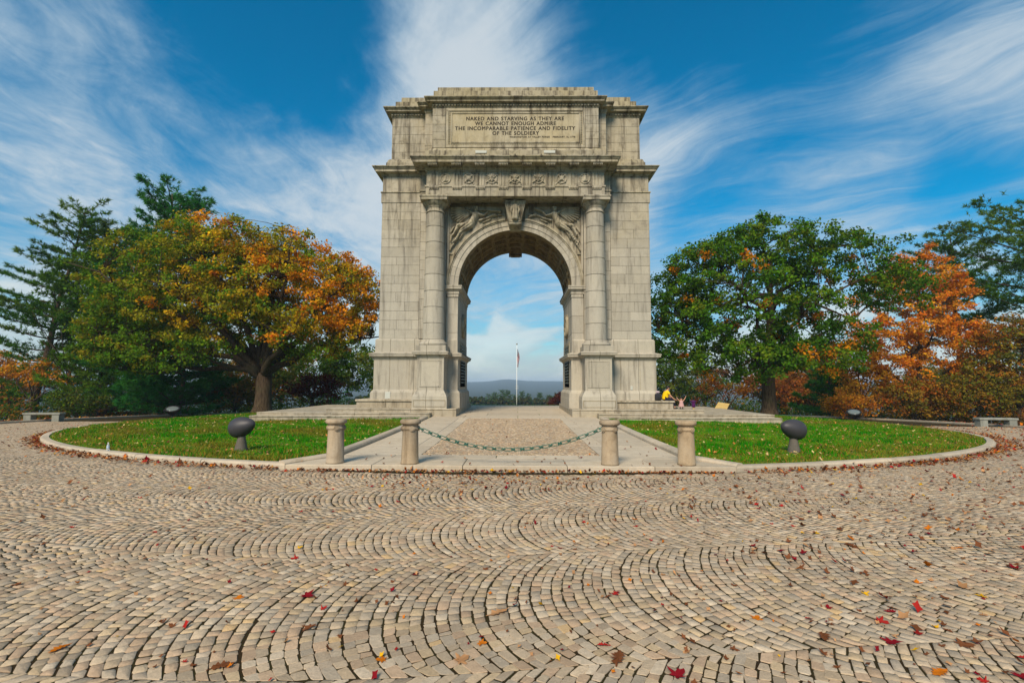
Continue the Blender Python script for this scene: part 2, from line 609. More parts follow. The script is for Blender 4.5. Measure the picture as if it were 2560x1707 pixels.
def polar_sheet(radii, nseg, zf, cx=0.0, cy=RC):
    radii = np.asarray(radii, float)
    th = np.linspace(0, 2 * np.pi, nseg, endpoint=False)
    RR, TT = np.meshgrid(radii, th, indexing='ij')
    X = cx + RR * np.sin(TT)
    Y = cy - RR * np.cos(TT)
    V = np.stack([X, Y, zf(X, Y)], -1).reshape(-1, 3)
    i, j = np.meshgrid(np.arange(len(radii) - 1), np.arange(nseg), indexing='ij')
    a = i * nseg + j
    b = i * nseg + (j + 1) % nseg
    F = np.stack([a, b, b + nseg, a + nseg], -1).reshape(-1, 4)
    return V, F


V, F = polar_sheet([0.01, 12, 22, 24, 27, 30, 33, 36, 40, 45, 52, 60, 72, 90, 115, 150, 220, 330, 520, 900, 1300, 1600, 2000, 2400, 2800, 3200, 3600, 4000], 360,
                   lambda X, Y: z_road(X, Y) - 0.10)
tag(obj('ground', mesh_from('ground', V, F, smooth=True), M_GROUND), kind='structure')


def r_out(th):
    a = np.degrees(np.abs((np.asarray(th) + np.pi) % (2 * np.pi) - np.pi))
    s = np.clip((70 - a) / 25, 0, 1)
    return 30.5 + 12 * s * s * (3 - 2 * s)


def ring_pt(r, th):
    return r * np.sin(th), RC - r * np.cos(th)


# ------------------------------------------------------------------ cobbled ring road
nth, nr = 240, 9
th = np.linspace(-np.pi, np.pi, nth, endpoint=False)
ro = r_out(th)
Vr = []
for k in range(nr):
    r = R_IN - 0.3 + (ro - R_IN + 0.3) * k / (nr - 1)
    x, y = ring_pt(r, th)
    Vr.append(np.stack([x, y, z_road(x, y) - 0.0055], -1))
i, j = np.meshgrid(np.arange(nr - 1), np.arange(nth), indexing='ij')
a = i * nth + j
b = i * nth + (j + 1) % nth
road = tag(obj('cobbled_road', mesh_from('cobbled_road', np.concatenate(Vr), np.stack([a, b, b + nth, a + nth], -1).reshape(-1, 4), smooth=True), M_MOSS),
           'mossy cobbled ring road around the lawn', kind='structure')

PAL = np.array([(.42, .335, .235), (.46, .375, .275), (.37, .305, .225), (.43, .32, .225), (.45, .355, .235), (.36, .31, .245), (.42, .35, .27), (.47, .40, .31), (.40, .30, .21), (.34, .28, .21)])
BAND, PITCH, PHI = 2.25, 0.101, R_(40)
RCC = BAND / 2 / math.sin(PHI)


def sett_cells():
    """quads (n,4,2) in plan of the segmental arcs"""
    out = []
    for bi in range(-4, 3):
        rm = 31.55 + BAND * (bi + 0.5)
        if rm - BAND / 2 > 35 or rm + BAND / 2 < R_IN:
            continue
        kmax = int(rm * R_(84) / PITCH)
        ks = np.arange(-kmax, kmax)
        for nrow in (23,):
            base = np.linspace(-PHI, PHI, nrow + 1)
            ph = np.repeat(base[None, :], len(ks), 0)
            ph[:, 1:-1] += rng.normal(0, 0.010, (len(ks), nrow - 1)) + (rng.random((len(ks), 1)) - .5) * (base[1] - base[0]) * .9
            kk = ks[:, None] * PITCH + rng.normal(0, 0.004, (len(ks), 1))
            T0 = kk - RCC * np.cos(ph) + RCC * math.cos(PHI)
            v0 = RCC * np.sin(ph)
            v1 = v0 - PITCH * np.cos(ph) * np.sin(ph)
            v1[:, 0] = -BAND / 2
            v1[:, -1] = BAND / 2
            p1 = np.arcsin(np.clip(v1 / RCC, -1, 1))
            T1 = kk + PITCH - RCC * np.cos(p1) + RCC * math.cos(PHI)
            A = np.stack([T0[:, :-1], v0[:, :-1]], -1)
            B = np.stack([T1[:, :-1], v1[:, :-1]], -1)
            Cc = np.stack([T1[:, 1:], v1[:, 1:]], -1)
            Dd = np.stack([T0[:, 1:], v0[:, 1:]], -1)
            q = np.stack([A, B, Cc, Dd], 2).reshape(-1, 4, 2)
            thq = q[..., 0] / rm
            rq = rm - q[..., 1] - 0.16 * (1 + np.tanh((thq - .01) / .055)) - .10 * np.sin(thq * 15.0)
            x, y = ring_pt(rq, thq)
            out.append(np.stack([x, y], -1))
    return np.concatenate(out)


APR_F = 11.35   # front edge of the apron


def in_apron(x, y):
    return (np.abs(x) < 5.05) & (y > APR_F - 0.03)


Q = sett_cells()
ctr = Q.mean(1)
rad = np.hypot(ctr[:, 0], ctr[:, 1] - RC)
keep = (rad > R_IN + 0.04) & (rad < 34.2) & ~in_apron(ctr[:, 0], ctr[:, 1]) & (np.abs(ctr[:, 0]) < 1.16 * ctr[:, 1] + 2.2) & (ctr[:, 1] > 1.4)
Q = Q[keep]
ctr = ctr[keep]
Q = Q + rng.normal(0, 0.0058, Q.shape)
dist = np.hypot(ctr[:, 0] - CAM[0], ctr[:, 1])
nS = len(Q)
big_n = np.sin(ctr[:, 0] * 1.3 + 2) * np.sin(ctr[:, 1] * 1.1) * .5 + .5
scol = PAL[rng.integers(0, len(PAL), nS)] * (0.80 + 0.34 * rng.random((nS, 1)))
scol = np.where(rng.random((nS, 1)) < .018, np.array((.50, .36, .20)), scol)
scol = scol * (0.93 + 0.12 * big_n[:, None]) * np.array((1.02, .965, .885))
far_f = np.clip((dist - 6) / 10, 0, 1)[:, None]
# wider mossy joints between the rows than between neighbours in a row
su = np.clip(0.90 + rng.normal(0, .022, (nS, 1)), .80, .95)
sv = np.clip(0.935 + rng.normal(0, .018, (nS, 1)), .86, .97)
qa, qb, qc, qd = Q[:, 0], Q[:, 1], Q[:, 2], Q[:, 3]


def bil(u, v):
    return ((1 - u) * (1 - v) * qa + (1 + u) * (1 - v) * qb + (1 + u) * (1 + v) * qc + (1 - u) * (1 + v) * qd) / 4


Qs = np.stack([bil(-su, -sv), bil(su, -sv), bil(su, sv), bil(-su, sv)], 1)
hgt = rng.normal(0, 0.0013, nS)
tilt = rng.normal(0, 0.018, (nS, 2))


def sett_hi(sel):
    q = Qs[sel]
    n = len(q)
    c = q.mean(1, keepdims=True)
    nx = np.roll(q, -1, 1)
    pv = np.roll(q, 1, 1)
    fr = 0.05 + 0.10 * rng.random((n, 4, 1))
    p_a = q + (pv - q) * fr
    p_b = q + (nx - q) * fr
    o = np.stack([p_a, p_b], 2).reshape(n, 8, 2) + rng.normal(0, 0.0017, (n, 8, 2))
    zb = z_road(c[:, 0, 0], c[:, 0, 1])[:, None] + hgt[sel][:, None]
    tl = tilt[sel]

    def lay(s, dz):
        p = c + (o - c) * s
        z = zb + dz + ((p - c) * tl[:, None, :]).sum(-1)
        return np.concatenate([p, z[..., None]], -1)
    L0 = lay(1.02, -0.02)
    L1 = lay(1.0, -0.0030)
    L2 = lay(0.945, 0.0)
    L3 = np.concatenate([c, (zb + 0.0012)[..., None]], -1)
    V = np.concatenate([L0, L1, L2, L3], 1)
    k = np.arange(8)
    k1 = (k + 1) % 8
    quads = np.concatenate([np.stack([k, k1, 8 + k1, 8 + k], -1), np.stack([8 + k, 8 + k1, 16 + k1, 16 + k], -1)])
    tris = np.stack([16 + k, 16 + k1, np.full(8, 24)], -1)
    return V, quads, tris


def sett_lo(sel):
    q = Qs[sel]
    n = len(q)
    c = q.mean(1, keepdims=True)
    zb = z_road(c[:, 0, 0], c[:, 0, 1])[:, None] + hgt[sel][:, None]
    tl = tilt[sel]
    top = c + (q - c) * 0.93
    zt = zb + ((top - c) * tl[:, None, :]).sum(-1)
    V = np.concatenate([np.concatenate([q, np.repeat(zb - 0.02, 4, 1)[..., None]], -1), np.concatenate([top, zt[..., None]], -1)], 1)
    k = np.arange(4)
    k1 = (k + 1) % 4
    quads = np.concatenate([np.stack([k, k1, 4 + k1, 4 + k], -1), np.array([[4, 5, 6, 7]])])
    return V, quads


def sett_flat(sel):
    q = Qs[sel]
    c = q.mean(1)
    z = z_road(c[:, 0], c[:, 1])[:, None] + hgt[sel][:, None] + np.zeros((1, 4))
    return np.concatenate([q, z[..., None]], -1)


# the 300 that show largest: nearest ones inside the view
az = np.degrees(np.arctan2(ctr[:, 0] - CAM[0], ctr[:, 1]))
inview = (ctr[:, 1] > 3.35) & (np.abs((ctr[:, 0] - CAM[0]) / ctr[:, 1]) < 0.97)
order = np.argsort(np.where(inview, dist, 1e9))
near = order[:300]
isnear = np.zeros(nS, bool)
isnear[near] = True
hi = np.where((dist < 7.5) & ~isnear)[0]
lo = np.where((dist >= 7.5) & (dist < 19) & ~isnear)[0]
fl = np.where(dist >= 19)[0]
Vh, qh, th_ = sett_hi(near)
for i in range(300):
    c0 = Vh[i, 24]
    me = mesh_from('sett', Vh[i] - c0, qh.tolist() + th_.tolist(), cols=np.repeat(scol[near[i]][None], 25, 0))
    obj('sett', me, M_SETT, road, tuple(c0))
parts_V, parts_F, parts_C, off = [], [], [], 0
Vh, qh, th_ = sett_hi(hi)
n = len(hi)
parts_V.append(Vh.reshape(-1, 3))
offs = np.arange(n)[:, None, None] * 25
parts_F += [(qh[None] + offs).reshape(-1, 4), (th_[None] + offs).reshape(-1, 3)]
parts_C.append(np.repeat(scol[hi], 25, 0))
off = n * 25
Vl, ql = sett_lo(lo)
n = len(lo)
parts_V.append(Vl.reshape(-1, 3))
parts_F.append((ql[None] + np.arange(n)[:, None, None] * 8 + off).reshape(-1, 4))
parts_C.append(np.repeat(scol[lo], 8, 0))
off += n * 8
Vf = sett_flat(fl)
n = len(fl)
parts_V.append(Vf.reshape(-1, 3))
parts_F.append(np.arange(n * 4).reshape(-1, 4) + off)
parts_C.append(np.repeat(scol[fl], 4, 0))
tag(obj('cobbles', mesh_from('cobbles', np.concatenate(parts_V), parts_F, np.concatenate(parts_C)), M_SETT, road), kind='stuff')

# outer curb of the road, far sides and back
outer = tag(empty('road_curb', (0, 0, 0)), 'low pale curb along the far side of the road', kind='structure')
cm = MB()
for s0 in np.arange(58, 302, 5.2):
    if 150 < s0 < 210:
        continue
    mb = MB()
    ths = R_(1) * np.linspace(s0, s0 + 5.12, 4)
    rr = r_out(ths)
    ring = []
    for t_, r_ in zip(ths, rr):
        for dr, dz in ((0, -.08), (0, .10), (.02, .12), (.22, .12), (.24, -.08)):
            x, y = ring_pt(r_ + dr, t_)
            ring.append((x, y, float(z_road(x, y)) + dz))
    Fq = [(i * 5 + k, (i + 1) * 5 + k, (i + 1) * 5 + k + 1, i * 5 + k + 1) for i in range(3) for k in range(4)]
    Fq += [(0, 1, 2, 3, 4), (15, 19, 18, 17, 16)]
    mb.add(ring, Fq).build('curb_stone', M_CURB, outer)

# ------------------------------------------------------------------ lawn
V, F = polar_sheet(np.linspace(0.01, R_IN - 0.26, 26), 140, z_isl)
V[(np.abs(V[:, 0]) < 5.2) & (V[:, 1] < 12.7), 2] -= 0.3
lawn = tag(obj('lawn', mesh_from('lawn', V, F, smooth=True), M_LAWN), 'round mown lawn island below the arch', kind='structure')

curb = tag(empty('lawn_curb', (0, 0, 0)), 'pale granite curb around the lawn', kind='structure')
CPROF = ((0.0, -.10), (0.0, .085), (-.03, .125), (-.07, .135), (-.24, .13), (-.27, .05))


def curb_piece(pts, parent):
    """pts: list of (x,y, nx,ny, zroad) path with outward normal"""
    ring = []
    for x, y, nx, ny, z in pts:
        for d, h in CPROF:
            ring.append((x + nx * d, y + ny * d, z + h))
    k = len(CPROF)
    Fq = [(i * k + m_, i * k + m_ + 1, (i + 1) * k + m_ + 1, (i + 1) * k + m_) for i in range(len(pts) - 1) for m_ in range(k - 1)]
    e = (len(pts) - 1) * k
    Fq += [tuple(range(k - 1, -1, -1)), tuple(e + m_ for m_ in range(k))]
    MB().add(ring, Fq).build('curb_stone', M_CURB, parent)


th_a = math.asin(5.10 / R_IN)
step = (math.pi * 2 - 2 * th_a) / 58
for kx in range(58):
    t0 = th_a + kx * step + 0.0004
    t1 = th_a + (kx + 1) * step - 0.0004
    pts = []
    for t_ in np.linspace(t0, t1, 5):
        x, y = ring_pt(R_IN, t_)
        pts.append((x, y, math.sin(t_), -math.cos(t_), float(z_road(x, y)) + 0.004 * math.sin(kx * 2.3)))
    curb_piece(pts, curb)

# ------------------------------------------------------------------ walkway: apron, slabs, inner cobbles, side curbs
walk = tag(empty('walkway', (0, 0, 0)), 'pale concrete walkway leading from the bollards through the arch', kind='structure')


def slab(poly, top, thick=0.16, name='paving_slab', mat=M_SLAB, parent=None, ch=0.012):
    """poly CCW; top: function of x,y; small chamfer"""
    n = len(poly)
    c = np.mean(poly, 0)
    V = []
    for s, dz in ((0, -thick), (0, -ch), (ch, 0.0)):
        for p in poly:
            d = np.array(p) - c
            L = np.linalg.norm(d)
            q_ = c + d * (1 - s * 1.4 / L)
            V.append((q_[0], q_[1], top(*p) + dz))
    F = [tuple(range(n - 1, -1, -1))]
    for lv in range(2):
        F += [(lv * n + k, lv * n + (k + 1) % n, (lv + 1) * n + (k + 1) % n, (lv + 1) * n + k) for k in range(n)]
    F.append(tuple(2 * n + k for k in range(n)))
    return MB().add(V, F).build(name, mat, parent if parent is not None else walk)


zw = lambda x, y: float(z_isl(0, max(y, 11.9))) + 0.02
gp = 0.008
# front apron: wide slabs between the curbs
ax = [-5.05, -3.1, -1.05, 1.3, 3.25, 5.05]
for i in range(5):
    x0, x1 = ax[i] + gp, ax[i + 1] - gp
    y1 = 12.55
    p = [(x0, APR_F), (x1, APR_F), (x1, y1), (x0, y1)]
    if i == 0:
        p = [(x0, APR_F), (x1, APR_F), (x1, y1), (-4.42, y1), (-4.62, 12.3)]
    if i == 4:
        p = [(x0, APR_F), (x1, APR_F), (4.62, 12.3), (4.42, y1), (x0, y1)]
    slab(p, zw)
ax = [-4.3, -2.95, -0.35, 1.75, 4.3]
for i in range(4):
    slab([(ax[i] + gp, 12.55 + 2 * gp), (ax[i + 1] - gp, 12.55 + 2 * gp), (ax[i + 1] - gp, 13.1), (ax[i] + gp, 13.1)], zw)
# side bands beside the cobbled middle
ys = list(np.arange(13.1, 25.5, 2.05)) + [25.5]
XI = 2.32
for s in (-1, 1):
    for i in range(len(ys) - 1):
        y0, y1 = ys[i] + gp, ys[i + 1] - gp
        a0, a1, a2 = XI, 2.78, 4.3
        for (u0, u1) in ((a0, a1 - gp), (a1 + gp, a2)):
            xs_ = sorted((s * u0, s * u1))
            slab([(xs_[0], y0), (xs_[1], y0), (xs_[1], y1), (xs_[0], y1)], zw)
# paving from the cobbles through the arch and out at the back
ys2 = [25.5, 27.4, 29.3, 31.2, 33.1, 35.2, 37.5, 40]
for i in range(len(ys2) - 1):
    ax = [-4.3, -1.5, 1.4, 4.3] if i % 2 else [-4.3, -2.6, .2, 2.7, 4.3]
    for k in range(len(ax) - 1):
        slab([(ax[k] + gp, ys2[i] + gp), (ax[k + 1] - gp, ys2[i] + gp), (ax[k + 1] - gp, ys2[i + 1] - gp), (ax[k] + gp, ys2[i + 1] - gp)], zw)
# inner cobbles, in small fans
V = np.array([(-XI, 13.1, 0), (XI, 13.1, 0), (XI, 25.5, 0), (-XI, 25.5, 0)], float)
gy = np.linspace(13.1, 25.5, 14)
V = np.array([(s * XI, y, zw(0, y) - 0.02) for y in gy for s in (-1, 1)])
F = np.array([(2 * i, 2 * i + 1, 2 * i + 3, 2 * i + 2) for i in range(13)])
obj('cobble_bed', mesh_from('cobble_bed', V, F), M_MOSS, walk)
cells = []
nxs, nys = 44, 118
for iy in range(nys):
    for ix in range(nxs):
        x = -XI + (ix + .5 + .5 * (iy % 2)) * (2 * XI / (nxs + .5))
        y = 13.1 + (iy + .5) * 12.4 / nys
        cells.append((x + 0.0, y + 0.05 * math.sin(x * 6.0 + .4)))
cells = np.array(cells)
cells = cells[(cells[:, 1] > 13.16) & (cells[:, 1] < 25.44)]
n = len(cells)
hx = 0.046 * (0.86 + .22 * rng.random(n))
hy = 0.046 * (0.86 + .22 * rng.random(n))
quad = np.stack([np.stack([-hx, -hy], -1), np.stack([hx, -hy], -1), np.stack([hx, hy], -1), np.stack([-hx, hy], -1)], 1)
an = rng.normal(0, .13, n)
rot = np.stack([np.stack([np.cos(an), -np.sin(an)], -1), np.stack([np.sin(an), np.cos(an)], -1)], 1)
quad = np.einsum('nij,nkj->nki', rot, quad) + cells[:, None, :] + rng.normal(0, .005, (n, 4, 2))
zt = np.array([zw(0, y) for y in cells[:, 1]])[:, None] + rng.normal(0, .003, (n, 1))
cc = quad.mean(1, keepdims=True)
topq = cc + (quad - cc) * .9
V = np.concatenate([np.concatenate([quad, np.repeat(zt - .02, 4, 1)[..., None]], -1), np.concatenate([topq, np.repeat(zt, 4, 1)[..., None]], -1)], 1)
k = np.arange(4)
k1 = (k + 1) % 4
ql = np.concatenate([np.stack([k, k1, 4 + k1, 4 + k], -1), np.array([[4, 5, 6, 7]])])
F = (ql[None] + np.arange(n)[:, None, None] * 8).reshape(-1, 4)
tag(obj('cobbles', mesh_from('cobbles', V.reshape(-1, 3), F, np.repeat(PAL[rng.integers(0, 9, n)] * (.72 + .4 * rng.random((n, 1))) * np.array([1.0, .93, .84]), 8, 0)), M_SETT, walk), kind='stuff')
# raised curbs beside the walkway
wcurb = tag(empty('walkway_curb', (0, 0, 0)), 'pale raised curbs edging both sides of the walkway', kind='structure')
for s in (-1, 1):
    yy = [12.6, 14.7, 16.9, 19.0, 21.2, 23.4, 25.2]
    for i in range(len(yy) - 1):
        pts = []
        ysn = (yy[i] + .01, yy[i + 1] - .01) if s > 0 else (yy[i + 1] - .01, yy[i] + .01)
        for y in ysn:
            pts.append((s * 4.31, y, -s, 0, zw(0, y) - 0.02))
        curb_piece(pts, wcurb)
    # splayed return to the ring curb, with the blunt end by the outer bollard
    x, y = ring_pt(R_IN, th_a)
    A = np.array([x * s, y])
    B = np.array([s * 4.34, 12.56])
    d = B - A
    nrm = np.array([d[1], -d[0]]) / np.linalg.norm(d) * (-1 if s > 0 else 1)
    if nrm[0] * s > 0:
        nrm = -nrm
    pts = [(p[0], p[1], nrm[0], nrm[1], z) for p, z in ((A, 0.0), (A + d * .5, 0.012), (B, 0.03))]
    if s < 0:
        pts = pts[::-1]
    curb_piece(pts[::-1], wcurb)

# ------------------------------------------------------------------ grass
NB = 330000
rr = R_IN * np.sqrt(rng.random(NB) * .999) - .29
tt = rng.uniform(-np.pi, np.pi, NB)
# most blades on the half that faces the photographer
tt = np.where(rng.random(NB) < .86, rng.uniform(-1.75, 1.75, NB), tt)
rr = np.maximum(rr, 0)
x, y = ring_pt(rr, tt)
ok = ~((np.abs(x) < 4.60) & (y < 40)) & ~((np.abs(x) < 13.62) & (y > 25.45) & (y < 36.1)) & ~((np.abs(x) < 5.3) & (y < 12.45)) & (y < 44)
x, y = x[ok], y[ok]
n = len(x)
tuft = (np.sin(x * 2.1 + 1.3 * np.sin(y * 1.7)) * np.sin(y * 2.6 + 1.1 * np.sin(x * 1.9)) + .6 * np.sin(x * 5.1 + y * 3.3) * np.sin(y * 6.2 - x * 2.2))
tuft = np.clip(tuft * .5 + .45 + rng.normal(0, .12, n), 0, 1)
h = 0.030 + 0.105 * tuft ** 1.8
wd = 0.011 + 0.010 * rng.random(n)
an = rng.uniform(0, 2 * np.pi, n)
ux, uy = np.cos(an), np.sin(an)
lean = rng.normal(0, .45, (n, 2)) * h[:, None]
zb = z_isl(x, y)
V = np.empty((n, 3, 3), np.float32)
V[:, 0] = np.stack([x - ux * wd, y - uy * wd, zb - .004], -1)
V[:, 1] = np.stack([x + ux * wd, y + uy * wd, zb - .004], -1)
V[:, 2] = np.stack([x + lean[:, 0], y + lean[:, 1], zb + h], -1)
ga, gb, gc = np.array((.014, .215, .004)), np.array((.145, .31, .010)), np.array((.30, .21, .03))
t1 = tuft[:, None]
edge = np.clip((np.hypot(x, y - RC) - 20.5) / 3, 0, 1)[:, None] * .55
patch = np.sin(x * .55 + 2 * np.sin(y * .31)) * np.sin(y * .8 + 1.5 * np.sin(x * .4 + 1)) + .5 * np.sin(x * 1.7 + y * 1.1)
gcol = ga * t1 + gb * (1 - t1)
pm = np.clip(patch[:, None] * .9 + rng.normal(0, .25, (n, 1)), 0, .8)
gcol = gcol * (1 - pm) + np.array((.22, .17, .02)) * pm
dry = (rng.random((n, 1)) < (.05 + .12 * (1 - t1) + edge * .7)).astype(float)
gcol = gcol * (1 - dry) + gc * dry
gcol *= .75 + .5 * rng.random((n, 1))
tag(obj('grass', mesh_from('grass', V.reshape(-1, 3), np.arange(n * 3).reshape(-1, 3), np.repeat(gcol, 3, 0)), M_BLADE), 'short green grass with tufts covering the lawn', 'grass', kind='stuff')

# ------------------------------------------------------------------ terrace steps under the arch
terr = tag(empty('terrace_steps', (0, 30.7, 0)), 'low pale stone terrace steps around the foot of the arch', kind='structure')
terr.location = (0, 0, 0)
for s in (-1, 1):
    for (xi, xo, yf, z0, z1, L, nm) in ((4.62, 13.45, 25.3, -0.35, 0.255, 2.1, 'step_stone'), (4.36, 13.35, 25.86, 0.0, 0.395, 1.22, 'step_stone'),
                                        (3.06, 10.0, 26.45, 0.1, 0.585, 2.6, 'step_stone')):
        nseg = max(1, round((xo - xi) / L))
        e = np.linspace(xi, xo, nseg + 1)
        e[1:-1] += rng.normal(0, .06, nseg - 1)
        for i in range(nseg):
            a_, b_ = sorted((s * (e[i] + .006), s * (e[i + 1] - .006)))
            MB().box(a_, b_, yf + .035, yf + 0.72, z0, z1 - .062, 0.008).build('riser_stone', M_STEP, terr)
            MB().box(a_, b_, yf, yf + 0.72, z1 - .058, z1 + rng.normal(0, .002), 0.014).build(nm, M_STEP, terr)
        a_, b_ = sorted((s * (xi + .01), s * (xo - .01)))
        MB().box(a_, b_, yf + .73, 61.4 - yf, z0, z1 - .004, 0.01).build('step_fill', M_STEP, terr)

# ------------------------------------------------------------------ the arch
arch = tag(empty('memorial_arch', (0, 30.7, 0)), 'tall weathered tan stone triumphal arch with two columns and inscription', 'arch')
AO = Vector((0, 30.7, 0))
YW, YB = 28.2, 33.2


class _P:
    pass


def apart(mb, name, mat, smooth=False, label=None, parent=None):
    me = mesh_from(name, np.array(mb.V) - np.array((0, 30.7, 0)), mb.F, smooth=smooth)
    o = obj(name, me, mat, parent or arch)
    if label:
        o['label'] = label
    return o


def astack(name, plan, prof, mat=None, label=None, front_only=False):
    x0, x1, y0, y1 = plan
    o = stack(name, (x0, x1, y0 - 30.7, y1 - 30.7), prof, mat or M_TRIM, arch)
    if label:
        o['label'] = label
    return o


def blocks(x0, x1, yfront, z0, z1, ch, bw, depth=0.18, out=0.0, name='stone_block', mat=M_BLOCK, side=0, fixed=None, jit=0.18):
    """ashlar courses on a front face: every block its own part"""
    nc = max(1, round((z1 - z0) / ch))
    zs = np.linspace(z0, z1, nc + 1)
    zs[1:-1] += rng.normal(0, .02, nc - 1)
    for c in range(nc):
        W = x1 - x0
        nb = max(1, int(round(W / bw + rng.normal(0, .25))))
        xs = np.linspace(x0, x1, nb + 1)
        if nb > 1:
            xs[1:-1] += ((c % 2) - .5) * bw * .45 + rng.normal(0, jit * bw * .6, nb - 1)
            xs = np.sort(np.clip(xs, x0, x1))
        for k in range(nb):
            if xs[k + 1] - xs[k] < .12:
                continue
            d = rng.normal(0, .004)
            apart(MB().box(xs[k] + .004, xs[k + 1] - .004, yfront + d, yfront + depth, zs[c] + .004, zs[c + 1] - .004, .008), name, mat)


# --- core bodies
for s in (-1, 1):
    a_, b_ = sorted((s * 3.29, s * 7.70))
    apart(MB().box(a_, b_, YW + .05, YB, .5, 13.95), 'pier_core', M_CORE)
NA = 48
RI = 3.25
ZS = 7.52
arc = [(RI * 1.055 * math.cos(math.pi * k / NA), ZS + RI * 1.055 * math.sin(math.pi * k / NA)) for k in range(NA + 1)]
poly = [(-arc[0][0], ZS - .3)] + [(-x, z) for x, z in arc] + [(arc[0][0], ZS - .3), (3.45, ZS - .3), (3.45, 13.9), (-3.45, 13.9), (-3.45, ZS - .3)]
mb = MB()
nP = len(arc)
# spandrel wall as strips from the arc up to the top
for yy in (YW + .06, YB):
    Vv = [(-x, yy, z) for x, z in arc] + [(-x * 3.45 / (RI * 1.055), yy, 13.9) for x, z in arc]
    Ff = [(k, k + 1, nP + k + 1, nP + k) for k in range(nP - 1)]
    if yy < 30:
        Ff = [f[::-1] for f in Ff]
    mb.add(Vv, Ff)
Vv = [(-x, YW + .06, z) for x, z in arc] + [(-x, YB, z) for x, z in arc]
mb.add(Vv, [(k, k + 1, nP + k + 1, nP + k) for k in range(nP - 1)])
apart(mb, 'spandrel_core', M_CORE)


def arc_solid(r0, r1, y0, y1, a0, a1, n=6):
    """solid ring segment, angles in degrees from +x, centred on the springing line"""
    V = []
    for k in range(n + 1):
        a = R_(a0 + (a1 - a0) * k / n)
        c, s = math.cos(a), math.sin(a)
        V += [(r0 * c, y0, ZS + r0 * s), (r1 * c, y0, ZS + r1 * s), (r1 * c, y1, ZS + r1 * s), (r0 * c, y1, ZS + r0 * s)]
    F = [(0, 1, 2, 3), (n * 4 + 3, n * 4 + 2, n * 4 + 1, n * 4)]
    for k in range(n):
        for m_ in range(4):
            F.append((k * 4 + m_, (k + 1) * 4 + m_, (k + 1) * 4 + (m_ + 1) % 4, k * 4 + (m_ + 1) % 4))
    return MB().add(V, F)


# --- vault: plain end rings and coffers
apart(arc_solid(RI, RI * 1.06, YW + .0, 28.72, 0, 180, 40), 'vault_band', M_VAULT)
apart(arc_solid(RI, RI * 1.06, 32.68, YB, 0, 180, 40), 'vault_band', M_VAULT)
NCF, NRW = 11, 4
da = 180 / NCF
cw = (32.68 - 28.72) / NRW


def coffer_mesh():
    V, F = [], []
    ha, hy = R_(da / 2), cw / 2

    def pt(u, v, h):
        a = u * ha
        r = RI + h
        return (r * math.sin(a), v * hy, r * math.cos(a))

    rings = [(1.0, 1.0, 0.0), (.80, .80, 0.0), (.78, .78, .09), (.66, .66, .09), (.64, .64, .168)]
    nseg = 6
    idx = []
    for (su, sv, h) in rings:
        row = []
        for e in range(4):
            for k in range(nseg):
                t = -1 + 2 * k / nseg
                u, v = ((t, -1), (1, t), (-t, 1), (-1, -t))[e]
                row.append(len(V))
                V.append(pt(u * su, v * sv, h))
        idx.append(row)
    m_ = 4 * nseg
    for a_, b_ in zip(idx[:-1], idx[1:]):
        F += [(a_[k], b_[k], b_[(k + 1) % m_], a_[(k + 1) % m_]) for k in range(m_)]
    c = len(V)
    V.append(pt(0, 0, .168))
    F += [(idx[-1][k], c, idx[-1][(k + 1) % m_]) for k in range(m_)]
    # rosette: petals around a boss
    np_ = 16
    r1 = []
    for k in range(np_):
        a = 2 * math.pi * k / np_
        q_ = .46 if k % 2 == 0 else .26
        r1.append(len(V))
        V.append(pt(q_ * math.cos(a), q_ * math.sin(a), .145))
    r2 = []
    for k in range(np_):
        a = 2 * math.pi * k / np_
        q_ = .34 if k % 2 == 0 else .20
        r2.append(len(V))
        V.append(pt(q_ * math.cos(a), q_ * math.sin(a), .03 if k % 2 == 0 else .10))
    r3 = []
    for k in range(np_):
        a = 2 * math.pi * k / np_
        r3.append(len(V))
        V.append(pt(.12 * math.cos(a), .12 * math.sin(a), .08))
    c = len(V)
    V.append(pt(0, 0, -.02))
    for a_, b_ in ((r1, r2), (r2, r3)):
        F += [(a_[k], b_[k], b_[(k + 1) % np_], a_[(k + 1) % np_]) for k in range(np_)]
    F += [(r3[k], c, r3[(k + 1) % np_]) for k in range(np_)]
    # bead rows on the ribs
    for sgn in (-1, 1):
        for k in range(5):
            v = -1 + (k + .5) * .4
            b0 = len(V)
            for (du, dv) in ((-.04, -.06), (.04, -.06), (.04, .06), (-.04, .06)):
                V.append(pt(sgn * .93 + du, v + dv, 0.004))
            V.append(pt(sgn * .93, v, -.035))
            F += [(b0, b0 + 1, b0 + 4), (b0 + 1, b0 + 2, b0 + 4), (b0 + 2, b0 + 3, b0 + 4), (b0 + 3, b0, b0 + 4)]
    return mesh_from('coffer', V, F)


cf_me = coffer_mesh()
for j in range(NRW):
    for k in range(NCF):
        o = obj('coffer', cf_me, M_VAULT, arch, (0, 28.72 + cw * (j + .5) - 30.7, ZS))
        o.rotation_euler = (0, R_(90 - da * (k + .5)), 0)

